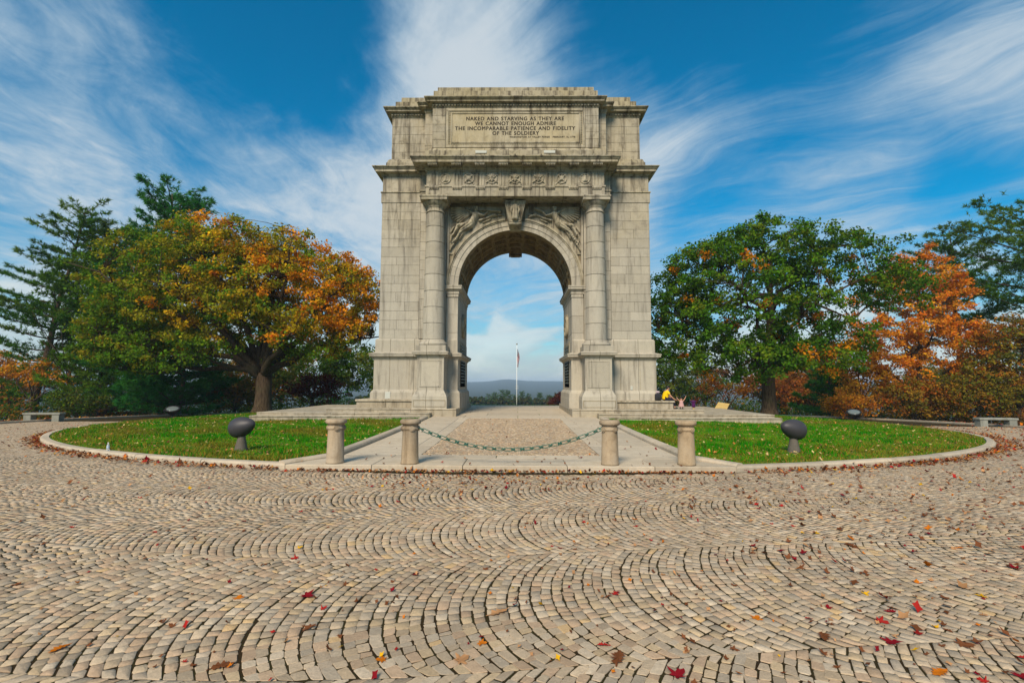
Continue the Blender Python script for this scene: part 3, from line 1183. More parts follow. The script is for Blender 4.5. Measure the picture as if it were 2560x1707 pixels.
# --- archivolt stones and mouldings
nv = 21
va = 180 / nv
for k in range(nv):
    if k == nv // 2:
        continue
    a0, a1 = va * k + .09, va * (k + 1) - .09
    d = rng.normal(0, .004)
    m_ = arc_solid(RI, 3.50, YW - .05 + d, YW + .1, a0, a1, 4)
    m2 = arc_solid(3.50, 3.76, YW - .09 + d, YW + .1, a0, a1, 4)
    m_.add(m2.V, m2.F)
    apart(m_, 'voussoir', M_BLOCK)
for s in (0, 1):
    a0, a1 = (0, 81.5) if s == 0 else (98.5, 180)
    mm = arc_solid(3.765, 3.84, YW - .13, YW + .1, a0, a1, 24)
    for (r0_, r1_, pr_) in ((3.842, 3.93, .19), (3.932, 3.985, .11)):
        m3 = arc_solid(r0_, r1_, YW - pr_, YW + .1, a0, a1, 24)
        mm.add(m3.V, m3.F)
    apart(mm, 'archivolt_moulding', M_CARVE)

# --- keystone with standing figure
key = apart(MB().add([(-.30, 27.72, 11.0), (.30, 27.72, 11.0), (.34, 28.3, 10.72), (-.34, 28.3, 10.72), (-.60, 27.42, 12.26), (.60, 27.42, 12.26), (.60, 28.3, 12.26), (-.60, 28.3, 12.26)],
                     [(0, 3, 2, 1), (4, 5, 6, 7), (0, 1, 5, 4), (1, 2, 6, 5), (2, 3, 7, 6), (3, 0, 4, 7)]), 'keystone', M_CARVE)
mb = MB()
for k in range(13):
    t = (k - 6) / 6
    if abs(t) < .34:
        continue
    mb.tube([(t * .30, 27.71, 11.05), (t * .585, 27.41, 12.2)], [.016, .028], 6)
apart(mb, 'keystone_fluting', M_CARVE, parent=key)
mb = MB()
mb.tube([(-.36, 27.66, 11.0), (.36, 27.66, 11.0)], .10, 12)
mb.box(-.33, .33, 27.54, 27.85, 11.06, 11.14, .02)
apart(mb, 'keystone_console', M_CARVE, smooth=False, parent=key)
mb = MB()
mb.lathe([(.10, 0), (.17, .03), (.18, .12), (.15, .38), (.135, .55), (.16, .66), (.175, .78), (.15, .88), (.07, .935), (.055, .97), (.085, 1.0), (.105, 1.07), (.10, 1.15), (.085, 1.2), (.09, 1.215), (.06, 1.28), (.02, 1.33)], 14, (0, 27.52, 11.15))
mb.tube([(-.16, 27.5, 11.98), (-.235, 27.46, 11.75), (-.20, 27.40, 11.55)], [.055, .05, .035], 8)
mb.tube([(.16, 27.5, 11.98), (.23, 27.47, 11.75), (.19, 27.42, 11.5)], [.055, .05, .035], 8)
for k in range(9):
    a = R_(180 + 20 * k)
    mb.tube([(.155 * math.cos(a), 27.52 + .155 * math.sin(a), 11.17), (.125 * math.cos(a + .15), 27.52 + .125 * math.sin(a + .15), 11.72)], [.03, .014], 5)
apart(mb, 'figure', M_CARVE, True, 'small carved robed figure standing on the keystone', key)
# far keystone hanging at the back of the vault
mb = MB()
mb.box(-.42, .42, 32.75, 33.5, 10.62, 11.2, .03)
mb.tube([(-.44, 33.1, 10.62), (.44, 33.1, 10.62)], .17, 14)
mb.tube([(-.30, 32.95, 10.50), (.30, 32.95, 10.50)], .12, 14)
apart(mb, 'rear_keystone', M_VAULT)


# --- relief panels as carved height fields
def relief(name, x0, x1, z0, z1, ybase, shapes, mask, res=.022, depth=.22, mirror=False, folds=(), parent=None, mat=None):
    nx = int((x1 - x0) / res) + 1
    nz = int((z1 - z0) / res) + 1
    gx = np.linspace(x0, x1, nx)
    gz = np.linspace(z0, z1, nz)
    X, Z = np.meshgrid(gx, gz, indexing='ij')
    H = np.zeros_like(X)
    for sh in shapes:
        (ax_, az_), (bx_, bz_), ra, rb, hh = sh[:5]
        d = np.array([bx_ - ax_, bz_ - az_])
        L2 = max(1e-6, (d ** 2).sum())
        t = np.clip(((X - ax_) * d[0] + (Z - az_) * d[1]) / L2, 0, 1)
        q_ = np.hypot(X - ax_ - t * d[0], Z - az_ - t * d[1]) / (ra + (rb - ra) * t)
        prof = hh * np.sqrt(np.clip(1 - q_ ** 2, 0, 1))
        H = np.maximum(H, prof)
    for (cx_, cz_, rad_, ang, fr, amp) in folds:
        w = np.exp(-(((X - cx_) ** 2 + (Z - cz_) ** 2) / rad_ ** 2) ** 2)
        H = H + (H > .02) * w * amp * np.sin((X * math.cos(ang) + Z * math.sin(ang)) * fr + 2 * np.sin(Z * 3))
    H += .008 * np.sin(X * 23 + 3 * np.sin(Z * 9)) * np.sin(Z * 27 + 2 * np.sin(X * 11))
    H = np.where(mask(X, Z), H, -.12)
    Xo = -X if mirror else X
    V = np.stack([Xo, ybase - H * depth / .22, Z], -1).reshape(-1, 3) - np.array((0, 30.7, 0))
    i, j = np.meshgrid(np.arange(nx - 1), np.arange(nz - 1), indexing='ij')
    a = i * nz + j
    Fq = np.stack([a, a + nz, a + nz + 1, a + 1], -1).reshape(-1, 4)
    Fq = Fq[(H.ravel()[Fq] > -.1).all(1)]
    if mirror:
        Fq = Fq[:, ::-1].copy()
    o = obj(name, mesh_from(name, V, Fq, smooth=True), mat or M_CARVE, parent or arch)
    return o


vict = [((-2.28, 11.93), (-2.27, 11.97), .135, .14, .34), ((-2.33, 12.02), (-2.2, 12.06), .10, .09, .30), ((-2.26, 11.80), (-2.28, 11.84), .07, .07, .26),
        ((-2.26, 11.68), (-2.50, 11.22), .20, .19, .30), ((-2.14, 11.70), (-2.42, 11.70), .12, .12, .28), ((-2.50, 11.20), (-2.62, 11.06), .21, .23, .30),
        ((-2.64, 11.04), (-3.08, 10.72), .20, .14, .30), ((-3.08, 10.72), (-3.42, 10.14), .13, .08, .27), ((-3.42, 10.14), (-3.62, 9.98), .06, .05, .24),
        ((-2.66, 11.10), (-3.30, 11.00), .17, .13, .26), ((-3.30, 11.00), (-3.55, 10.45), .12, .075, .24),
        ((-2.10, 11.66), (-1.78, 11.56), .085, .07, .27), ((-1.78, 11.56), (-1.58, 11.80), .065, .05, .27), ((-2.05, 11.90), (-1.12, 11.84), .035, .045, .27), ((-1.12, 11.84), (-.92, 11.83), .05, .13, .25),
        ((-2.05, 11.32), (-1.62, 11.45), .075, .07, .18), ((-1.62, 11.45), (-1.12, 11.70), .07, .045, .17), ((-1.85, 11.20), (-1.45, 11.38), .05, .05, .13), ((-1.30, 11.58), (-.80, 11.66), .04, .06, .14),
        ((-2.44, 11.74), (-2.95, 12.02), .10, .10, .22), ((-2.95, 12.02), (-3.70, 12.02), .095, .06, .20)]
for k_, (ex_, ez_) in enumerate(((-3.74, 11.90), (-3.75, 11.75), (-3.72, 11.60), (-3.65, 11.46), (-3.52, 11.34), (-3.36, 11.26), (-3.18, 11.22))):
    sx_ = -2.98 + .06 * k_
    vict.append(((sx_, 11.90 - .035 * k_), (ex_, ez_), .068, .050, .19 - .008 * k_))
for (ax_, az_, bx_, bz_, r_) in ((-3.45, 10.25, -3.66, 9.72, .07), (-3.30, 10.30, -3.55, 9.86, .06), (-2.95, 10.66, -3.20, 10.22, .06), (-3.6, 9.85, -3.74, 9.55, .05), (-3.62, 10.5, -3.72, 10.1, .05), (-3.55, 10.9, -3.72, 10.6, .06)):
    vict.append(((ax_, az_), (bx_, bz_), r_, r_ * .6, .17))
vf = [(-2.4, 11.35, .35, .3, 46, .016), (-2.9, 10.85, .5, 2.2, 40, .022), (-3.45, 10.2, .45, .7, 44, .018)]
okm = lambda X, Z: (np.hypot(X, Z - ZS) > 3.97) & (X > -3.80) & (X < -.55) & (Z < 12.16)
lf = relief('spandrel_relief', -3.82, -.5, 9.35, 12.2, YW - .02, vict, okm, folds=vf, depth=.24)
lf['label'] = 'carved winged figure with trumpet in the left spandrel'
vict2 = [s_ for i_, s_ in enumerate(vict) if i_ not in (13, 14)] + [((-1.7, 11.80), (-1.2, 11.98), .05, .09, .2), ((-1.2, 11.7), (-.8, 11.5), .09, .05, .16), ((-1.75, 12.02), (-1.1, 12.05), .05, .05, .15)]
rf = relief('spandrel_relief', -3.82, -.5, 9.35, 12.2, YW - .02, vict2, okm, folds=vf, mirror=True, depth=.24)
rf['label'] = 'carved winged figure holding drapery in the right spandrel'
for s in (-1, 1):   # thin frame strips of the spandrel
    apart(MB().box(*sorted((s * 3.80, s * 3.92)), YW - .10, YW + .1, ZS + .7, 12.2), 'spandrel_frame', M_TRIM)

# --- jamb facing, imposts
for s in (-1, 1):
    a_, b_ = sorted((s * 3.25, s * 3.93))
    blocks(a_, b_, YW, .575, 6.86, 1.02, .8, .4)
    blocks(a_, b_, YW, 7.50, 8.3, .8, .8, .2)
    # passage wall stones
    x0, x1 = sorted((s * 3.25, s * 3.33))
    for zz0, zz1 in zip(np.linspace(.575, 6.86, 7)[:-1], np.linspace(.575, 6.86, 7)[1:]):
        for y0, y1 in ((YW + .41, 29.2), (29.2, 32.2), (32.2, YB)):
            apart(MB().box(x0, x1, y0 + .006, y1 - .006, zz0 + .006, zz1 - .006, .01), 'passage_block', M_BLOCK)
    px0, px1 = sorted((s * 3.28, s * 3.85))
    astack('impost', (px0, px1, YW + .0, YB), [(.0, 6.84), (.05, 6.86), (.05, 7.02), (.09, 7.04), (.09, 7.12), (.07, 7.14), (.10, 7.20), (.20, 7.28), (.24, 7.30), (.24, 7.42), (.27, 7.43), (.27, 7.50), (.0, 7.52)])
    # tablet and wreath on the passage wall
    tb = apart(MB().box(*sorted((s * 3.20, s * 3.30)), 29.3, 32.1, 1.7, 4.4, .02), 'tablet', M_CARVE, label='carved inscription tablet on the inner wall of the passage')
    mb = MB()
    for r_ in range(13):
        yy = 29.5
        while yy < 31.9:
            w_ = rng.uniform(.10, .34)
            mb.box(*sorted((s * 3.165, s * 3.205)), yy, min(yy + w_, 31.95), 4.1 - r_ * .18, 4.19 - r_ * .18)
            yy += w_ + .07
    tag(apart(mb, 'tablet_lettering', M_BRONZE, parent=tb), kind='stuff')
    mb = MB()
    ring_pts = [(s * 3.2, 30.7 + .62 * math.cos(R_(k * 15)), 5.45 + .62 * math.sin(R_(k * 15))) for k in range(25)]
    mb.tube(ring_pts, [.11 + .03 * (k % 2) for k in range(25)], 8)
    mb.sphere((s * 3.22, 30.7, 5.45), .32, 12, 8, (.3, 1, 1))
    apart(mb, 'wreath', M_CARVE, True)

# --- pedestals, columns
CXC, CYC = 4.52, 27.55
for s in (-1, 1):
    cx = s * CXC
    pl_ = (cx - .72, cx + .72, CYC - .75, 28.3)
    ped = astack('pedestal', pl_, [(.21, .5), (.21, 1.09), (.20, 1.10), (.19, 1.24), (.14, 1.34), (.06, 1.47), (.03, 1.54), (0, 1.56), (0, 3.30), (.03, 3.33), (.05, 3.38), (.17, 3.46), (.24, 3.48), (.24, 3.55), (.27, 3.57), (.27, 3.62), (.10, 3.68)], M_TRIM)
    yf = CYC - .75
    mb = MB()
    for (u0, u1, w0, w1) in ((-.58, .58, 1.72, 1.79), (-.58, .58, 3.10, 3.17), (-.58, -.51, 1.79, 3.10), (.51, .58, 1.79, 3.10)):
        mb.box(cx + u0, cx + u1, yf - .028, yf + .05, w0, w1, .008)
    apart(mb, 'panel_moulding', M_TRIM, parent=ped)
    mb = MB()
    for (u0, u1, w0, w1) in ((-.86, .86, .68, .705), (-.86, .86, 1.015, 1.04), (-.86, -.835, .705, 1.015), (.835, .86, .705, 1.015)):
        mb.box(cx + u0, cx + u1, yf - .225, yf - .17, w0, w1)
    apart(mb, 'plinth_moulding', M_CORE, parent=ped)
    apart(MB().box(cx - .505, cx + .505, yf - .012, yf + .05, 1.795, 3.095), 'pedestal_panel', M_TRIM, parent=ped)
    # column
    colm = apart(MB().lathe([(.74, 3.98), (.78, 4.02), (.79, 4.08), (.77, 4.15), (.70, 4.19), (.66, 4.20), (.67, 4.24), (.64, 4.27), (.60, 4.32)], 36, (cx, CYC, 0)), 'column_base', M_TRIM, True)
    apart(MB().box(cx - .82, cx + .82, CYC - .82, CYC + .7, 3.66, 3.98, .015), 'column_plinth', M_TRIM, parent=colm)
    zs = [4.32, 5.22, 6.12, 7.02, 7.95, 8.88, 9.78, 10.68, 11.50]
    for i in range(8):
        def rz(z):
            t = (z - 4.32) / 7.18
            return .588 - .098 * (t ** 1.5)
        z0, z1 = zs[i], zs[i + 1]
        apart(MB().lathe([(rz(z0) - .03, z0), (rz(z0) - .03, z0 + .008), (rz(z0), z0 + .02), (rz((z0 + z1) / 2), (z0 + z1) / 2), (rz(z1), z1 - .02), (rz(z1) - .03, z1 - .008), (rz(z1) - .03, z1)], 64, (cx, CYC, 0)), 'column_drum', M_BLOCK)
    cap = apart(MB().lathe([(.47, 11.50), (.52, 11.50), (.54, 11.54), (.52, 11.58), (.475, 11.60), (.475, 11.76), (.50, 11.78), (.52, 11.81), (.51, 11.84), (.55, 11.87), (.66, 11.98), (.71, 12.06), (.72, 12.09), (.60, 12.11)], 40, (cx, CYC, 0)), 'column_capital', M_TRIM, True)
    apart(MB().box(cx - .75, cx + .75, CYC - .75, CYC + .66, 12.09, 12.27, .012), 'abacus', M_TRIM, parent=cap)
    apart(MB().box(cx - .79, cx + .79, CYC - .79, CYC + .66, 12.25, 12.345, .012), 'abacus_fillet', M_TRIM, parent=cap)
    # pilaster response behind the column
    x0, x1 = sorted((s * 3.95, s * 5.10))
    blocks(x0, x1, 28.03, 4.25, 11.85, .95, 1.6, .3)
    astack('pilaster_capital', (x0, x1, 28.03, 28.4), [(0, 11.85), (.05, 11.9), (.05, 12.0), (.1, 12.05), (.1, 12.2), (.14, 12.22), (.14, 12.34)])
    # outer strip
    x0, x1 = sorted((s * 5.14, s * 5.48))
    blocks(x0, x1, 28.12, 4.45, 12.35, .565, .6, .25)

# --- pier facing
for s in (-1, 1):
    x0, x1 = sorted((s * 5.50, s * 7.76))
    blocks(x0, x1, YW, 4.45, 12.40, .53, .98, .2)
    x0, x1 = sorted((s * 5.50, s * 7.82))
    apart(MB().box(x0, x1, YW - .03, YW + .2, 12.40, 12.985, .01), 'stone_block', M_BLOCK)
    x0, x1 = sorted((s * 5.42, s * 7.86))
    apart(MB().box(x0, x1, YW - .08, YW + .2, 12.985, 13.06, .01), 'string_course', M_TRIM)
    x0, x1 = sorted((s * 5.50, s * 7.76))
    blocks(x0, x1, YW, 13.065, 14.0, .93, 1.1, .2)
    # wall pedestal
    x0, x1 = sorted((s * 3.3, s * 7.86))
    astack('pier_base', (x0, x1, YW, YB), [(.25, .5), (.25, 1.10), (.24, 1.11), (.23, 1.40), (.16, 1.50), (.10, 1.57), (.10, 1.59), (.10, 3.26), (.13, 3.29), (.15, 3.34), (.27, 3.42), (.32, 3.44), (.32, 3.53), (.35, 3.55), (.35, 3.60), (.10, 3.68), (.06, 3.70), (.06, 4.36), (.0, 4.45)])
    for xj in (5.95, 7.05):
        apart(MB().box(s * xj - .008, s * xj + .008, YW - .108, YW - .09, 1.6, 3.24), 'joint', M_CORE)
    # seat ledge around the foot
    xi_, xo_ = 5.5, 8.72
    e = np.linspace(xi_, xo_, 3)
    for i in range(2):
        x0, x1 = sorted((s * (e[i] + .005), s * (e[i + 1] - .005)))
        apart(MB().box(x0, x1, 27.58, 28.0, .55, .92, .012), 'ledge_stone', M_STEP)
        apart(MB().box(x0 - (.06 if (s < 0 and i == 1) else 0), x1 + (.06 if (s > 0 and i == 1) else 0), 27.50, 28.0, .923, 1.03, .016), 'ledge_seat', M_STEP)
    x0, x1 = sorted((s * 8.0, s * 8.715))
    apart(MB().box(x0, x1, 28.01, 33.9, .55, .92, .012), 'ledge_stone', M_STEP)
    x0, x1 = sorted((s * 8.0, s * 8.775))
    apart(MB().box(x0, x1, 28.01, 33.9, .923, 1.03, .016), 'ledge_seat', M_STEP)

# --- entablature
P_S = [(-.05, 13.9), (.0, 13.98), (.05, 14.0), (.07, 14.06), (.10, 14.10), (.34, 14.14), (.36, 14.15), (.36, 14.27), (.40, 14.29), (.42, 14.33), (.50, 14.39), (.52, 14.40), (.52, 14.44), (.2, 14.52), (.1, 14.53)]
astack('side_cornice', (-7.76, 7.76, YW, YB), P_S, label='heavy side cornice of the arch')
astack('architrave', (-5.0, 5.0, 27.0, 34.4), [(0, 12.35), (0, 12.86), (.05, 12.87), (.05, 12.955), (0, 12.96), (-.02, 12.97)], label='plain projecting architrave over the columns')
fr_ = astack('frieze', (-4.98, 4.98, 27.02, 34.38), [(0, 12.965), (0, 13.74), (.05, 13.76), (.05, 13.84), (.10, 13.86), (.14, 13.93), (.14, 13.96)], label='frieze with triglyphs and round carved shields')
astack('front_cornice', (-5.0, 5.0, 27.0, 34.4), [(.15, 13.965), (.17, 14.0), (.62, 14.03), (.64, 14.04), (.64, 14.17), (.68, 14.19), (.70, 14.23), (.76, 14.28), (.78, 14.30), (.78, 14.345), (.3, 14.42), (.1, 14.43)], label='deep projecting front cornice')
astack('return_entablature', (-5.42, 5.42, 27.62, 33.78), [(0, 12.38), (0, 12.84), (.06, 12.86), (.06, 12.95), (0, 12.96), (0, 13.8), (.06, 13.86), (.12, 13.97)])
ntr = 8
txs = [-4.55 + 9.10 * k / (ntr - 1) for k in range(ntr)]


def mk(mbf, name, mat, smooth=False):
    me = mesh_from(name, mbf.V, mbf.F, smooth=smooth)
    return me


mb = MB()
for k in range(3):
    mb.prism([(-.27 + k * .18, 0), (-.235 + k * .18, -.035), (-.125 + k * .18, -.035), (-.09 + k * .18, 0)], 12.97, 13.66)
mb.box(-.28, .28, -.045, .02, 13.66, 13.735)
tri_me = mk(mb, 'triglyph', None)
mb = MB()
mb.box(-.27, .27, -.075, .0, 12.80, 12.862)
for k in range(6):
    mb.lathe([(.036, 12.735), (.036, 12.76), (.022, 12.80)], 8, (-.225 + k * .09, -.035, 0))
gut_me = mk(mb, 'guttae', None)
mb = MB()
mb.box(-.27, .27, -.56, -.02, 13.965, 14.03)
for k in range(6):
    for q_ in range(3):
        mb.lathe([(.034, 13.915), (.034, 13.94), (.024, 13.966)], 6, (-.225 + k * .09, -.52 + q_ * .17, 0))
mut_me = mk(mb, 'mutule', None)
for x in txs:
    obj('triglyph', tri_me, M_CARVE, arch, (x, 27.02 - 30.7, 0))
    obj('guttae', gut_me, M_CARVE, arch, (x, 27.0 - 30.7, 0))
    obj('mutule', mut_me, M_TRIM, arch, (x * 1.0, 26.98 - 30.7, 0))
for k in range(ntr - 1):
    cx = (txs[k] + txs[k + 1]) / 2
    r_ = np.random.default_rng(40 + k)
    shp = []
    cz = 13.35
    for a in range(24):
        t_ = R_(a * 15)
        shp.append(((cx + .27 * math.cos(t_), cz + .27 * math.sin(t_)), (cx + .27 * math.cos(t_ + .2), cz + .27 * math.sin(t_ + .2)), .045, .03, .07))
    if k in (0, 6):
        shp += [((cx, cz), (cx + .01, cz), .22, .22, .06), ((cx, cz - .08), (cx, cz + .1), .12, .08, .13), ((cx - .1, cz - .15), (cx + .12, cz - .13), .06, .06, .1)]
    elif k in (1, 5):
        shp += [((cx - .2, cz + .2), (cx + .2, cz - .2), .05, .05, .1), ((cx + .2, cz + .2), (cx - .2, cz - .2), .05, .05, .1), ((cx, cz), (cx, cz + .03), .14, .14, .13)]
    else:
        shp += [((cx, cz + .14), (cx, cz - .16), .16, .06, .12), ((cx - .3, cz - .22), (cx + .28, cz + .18), .035, .035, .1), ((cx + .3, cz - .22), (cx - .28, cz + .2), .035, .035, .1), ((cx, cz + .05), (cx, cz + .08), .07, .07, .17)]
    for _ in range(10):
        p = r_.uniform(-.33, .33, 2)
        q_ = p + r_.normal(0, .1, 2)
        shp.append(((cx + p[0], cz + p[1]), (cx + q_[0], cz + q_[1]), .04, .025, .05))
    relief('metope_shield', cx - .37, cx + .37, 12.98, 13.72, 27.025, shp, lambda X, Z: X > -99, res=.022, depth=.22)

# --- attic
YA, YP, YBK = 28.5, 27.5, 33.9
astack('attic_core', (-7.30, 7.30, YA + .06, 32.85), [(0, 14.4), (0, 18.0)], M_CORE)
astack('attic_plinth', (-7.45, 7.45, YA - .10, 33.0), [(.16, 14.5), (.16, 14.85), (.12, 14.88), (.06, 15.05), (0, 15.12)])
for s in (-1, 1):
    x0, x1 = sorted((s * 5.32, s * 7.37))
    blocks(x0, x1, YA, 15.10, 17.72, .54, 1.0, .2)
    x0, x1 = sorted((s * 4.79, s * 5.30))
    blocks(x0, x1, 28.0, 15.10, 17.72, .66, .8, .6)
astack('attic_front', (-4.74, 4.74, YP + .06, YBK), [(0, 14.4), (0, 17.9)], M_CORE)
astack('attic_base', (-4.77, 4.77, YP, YBK), [(.34, 14.4), (.34, 14.86), (.30, 14.88), (.30, 15.08), (.22, 15.12), (.12, 15.22), (.08, 15.30), (.02, 15.36), (-.01, 15.37)])
for s in (-1, 1):
    x0, x1 = sorted((s * 4.02, s * 4.78))
    blocks(x0, x1, YP - .04, 15.375, 17.74, .48, .9, .25)
    apart(MB().box(*sorted((s * 1.62, s * 2.26)), YP - .36, YP - .25, 14.90, 15.06, .01), 'drain_box', M_PALE)
mb = MB()
yq = YP
for (u0, u1, w0, w1, pr_) in ((-4.0, 4.0, 17.58, 17.74, .05), (-4.0, 4.0, 15.39, 15.53, .05), (-4.0, -3.86, 15.53, 17.58, .05), (3.86, 4.0, 15.53, 17.58, .05),
                              (-3.72, 3.72, 17.42, 17.49, .035), (-3.72, 3.72, 15.66, 15.73, .035), (-3.72, -3.65, 15.73, 17.42, .035), (3.65, 3.72, 15.73, 17.42, .035)):
    mb.box(u0, u1, yq - pr_, yq + .15, w0, w1, .006)
fro = apart(mb, 'panel_frame', M_CARVE, label='carved moulded frame around the inscription')
pnl = apart(MB().box(-3.858, 3.858, yq + .004, yq + .2, 15.532, 17.578), 'inscription_panel', M_PANEL)
mb = MB()
for k in range(76):
    x = -3.78 + k * .1
    for zc in (17.53, 15.60):
        mb.sphere((x, yq - .0, zc), .035, 6, 4)
for k in range(19):
    for s in (-1, 1):
        mb.sphere((s * 3.79, yq, 15.66 + k * .104), .045, 6, 4)
tag(apart(mb, 'bead_moulding', M_CARVE, parent=fro), kind='stuff')


def text_part(body, x, z, size, width, name, align='CENTER'):
    cu = bpy.data.curves.new(name, 'FONT')
    cu.body = body
    cu.size = size
    cu.align_x = align
    cu.extrude = 0.006
    cu.offset = 0.0
    cu.space_character = 1.16
    cu.space_word = 1.25
    tmp = bpy.data.objects.new('text_tmp', cu)
    col.objects.link(tmp)
    dg = bpy.context.evaluated_depsgraph_get()
    dg.update()
    me = bpy.data.meshes.new_from_object(tmp.evaluated_get(dg))
    bpy.data.objects.remove(tmp)
    n_ = len(me.vertices)
    co = np.empty(n_ * 3, np.float32)
    me.vertices.foreach_get('co', co)
    co = co.reshape(-1, 3)
    lo_, hi_ = co[:, 0].min(), co[:, 0].max()
    k_ = width / (hi_ - lo_)
    cx_ = (lo_ + hi_) / 2
    out = np.stack([x + (co[:, 0] - cx_) * k_, np.full(n_, yq - 30.7) - co[:, 2] - .004, z + co[:, 1]], -1)
    me.vertices.foreach_set('co', out.astype(np.float32).ravel())
    me.update()
    # carved strokes are a little heavier than the outline font: two close passes
    fc = [list(p_.vertices) for p_ in me.polygons]
    hv = size * .035
    V2 = np.concatenate([out + np.array((-hv, .0, .0)), out + np.array((hv, .0015, hv * .4))])
    F2 = fc + [[i_ + n_ for i_ in f_] for f_ in fc]
    bpy.data.meshes.remove(me)
    return obj(name, mesh_from(name, V2, F2), M_LETTER, pnl)


# widths read off the carved lines
text_part('NAKED AND STARVING AS THEY ARE', -0.02, 17.02, .31, 5.62, 'inscription_line')
text_part('WE CANNOT ENOUGH ADMIRE', 0.0, 16.73, .31, 4.64, 'inscription_line')
text_part('THE INCOMPARABLE PATIENCE AND FIDELITY', -0.02, 16.44, .31, 6.90, 'inscription_line')
text_part('OF THE SOLDIERY', 0.02, 16.15, .31, 2.66, 'inscription_line')
text_part('WASHINGTON AT VALLEY FORGE   FEBRUARY 16, 1778', 1.55, 15.98, .135, 3.76, 'inscription_line')

P_U = [(0, 17.7), (.03, 17.74), (.05, 17.78), (.06, 17.80), (.06, 17.93), (.16, 17.96), (.30, 17.98), (.31, 17.99), (.31, 18.07), (.35, 18.09), (.42, 18.15), (.45, 18.17), (.45, 18.22), (.2, 18.30), (.05, 18.31)]
astack('attic_cornice', (-7.37, 7.37, YA, 32.9), P_U, label='upper side cornice with small dentils')
astack('attic_return_cornice', (-5.30, 5.30, 28.0, 33.4), [(o_ * .95, z_ + .012) for o_, z_ in P_U])
astack('attic_front_cornice', (-4.77, 4.77, YP, YBK), [(o_, z_ + .03) for o_, z_ in P_U], label='upper front cornice above the inscription')
mb = MB()
for k in range(54):
    x = -4.72 + k * 9.44 / 53
    mb.box(x - .05, x + .05, YP - .15, YP - .055, 17.845, 17.94)
tag(apart(mb, 'dentil_course', M_TRIM), kind='stuff')
for s in (-1, 1):
    mb = MB()
    for k in range(12):
        x = s * (5.42 + k * .175)
        mb.box(x - .05, x + .05, YA - .15, YA - .055, 17.815, 17.91)
    tag(apart(mb, 'dentil_course', M_TRIM), kind='stuff')
astack('blocking_course', (-7.2, 7.2, YA + .0, 32.7), [(0, 18.25), (0, 18.74), (-.03, 18.76)])
astack('blocking_course', (-6.95, 6.95, YA + .4, 32.3), [(0, 18.7), (0, 19.24), (-.03, 19.26)])
astack('blocking_course', (-4.75, 4.75, YP + .0, YBK), [(0, 18.3), (0, 18.80), (-.03, 18.83)])
astack('blocking_course', (-4.6, 4.6, YP + .5, YBK - .5), [(0, 18.8), (0, 19.32), (-.03, 19.35)])
# lead roll ends on the front cornice
for k in range(7):
    x = -5.0 + (k + .5) * 10.0 / 7
    apart(MB().tube([(x, 26.2, 14.37), (x, 26.9, 14.44)], .045, 8), 'lead_roll', M_CARVE)
# pale lime deposit on the left base, small spot on the right
apart(MB().box(-7.25, -6.95, YW - .262, YW - .2, 1.06, 1.44, .01), 'lime_deposit', M_PALE)
apart(MB().box(6.50, 6.62, YW - .13, YW - .09, 1.60, 1.82, .01), 'lime_deposit', M_PALE)

# ------------------------------------------------------------------ bollards and chain
bol_prof = [(.205, 0), (.205, .04), (.198, .05), (.178, .74), (.178, .77), (.192, .78), (.196, .80), (.192, .82), (.178, .83), (.178, .875), (.19, .89), (.228, .905), (.238, .93), (.24, .955), (.232, .985), (.205, 1.005), (.12, 1.012)]
bol_me = MB()
bol_me.lathe(bol_prof, 36)
bol_mesh = mesh_from('shaft', bol_me.V, bol_me.F, smooth=True)
mb = MB()
mb.tube([(0, -.20, .80), (0, -.165, .80)], .062, 14)
mb.tube([(0, -.215, .80), (0, -.19, .80)], .038, 12)
boss_mesh = mesh_from('roundel', mb.V, mb.F)
bl = [(-4.02, 11.62, 'stone bollard left of the chained pair, by the left lawn curb'), (-2.29, 11.60, 'speckled tan stone bollard holding the left end of the green chain'),
      (2.30, 11.62, 'stone bollard holding the right end of the green chain'), (4.06, 11.66, 'pale stone bollard at far right, by the right lawn curb')]
for k, (x, y, lab) in enumerate(bl):
    b = tag(empty('bollard', (x, y, zw(0, y)), R_(6 * k)), lab, 'bollard', 'stone bollards at the walkway')
    obj('shaft', bol_mesh, M_BOLL, b)
    for j in range(4):
        o = obj('roundel', boss_mesh, M_BOLL, b)
        o.rotation_euler = (0, 0, R_(-6 * k + 22 + 90 * j + (10 if k > 1 else 0)))

chain = tag(empty('chain', (0, 11.6, zw(0, 11.6))), 'sagging green painted chain hung between the two inner bollards', 'chain')


def link_mesh(L, Wd, r, name):
    pts = []
    hl = L / 2 - Wd / 2
    for k in range(9):
        a = R_(-90 + 180 * k / 8)
        pts.append((hl + Wd / 2 * math.cos(a), Wd / 2 * math.sin(a), 0))
    for k in range(9):
        a = R_(90 + 180 * k / 8)
        pts.append((-hl + Wd / 2 * math.cos(a), Wd / 2 * math.sin(a), 0))
    V, F = [], []
    sd = 7
    n_ = len(pts)
    for i_ in range(n_):
        p = Vector(pts[i_])
        t = (Vector(pts[(i_ + 1) % n_]) - Vector(pts[i_ - 1])).normalized()
        u = Vector((0, 0, 1))
        w = t.cross(u)
        for k in range(sd):
            a = 2 * math.pi * k / sd
            V.append(p + (u * math.cos(a) + w * math.sin(a)) * r)
    F = [(i_ * sd + k, i_ * sd + (k + 1) % sd, ((i_ + 1) % n_) * sd + (k + 1) % sd, ((i_ + 1) % n_) * sd + k) for i_ in range(n_) for k in range(sd)]
    return mesh_from(name, V, F, smooth=True)


long_me = link_mesh(.21, .066, .0095, 'long_link')
short_me = link_mesh(.092, .062, .012, 'short_link')
Ax, Bx, zt_, sag = -2.08, 2.09, .80, .47


def cat(u):
    return Vector((Ax + (Bx - Ax) * u, 0, zt_ - sag * (1 - (2 * u - 1) ** 2)))


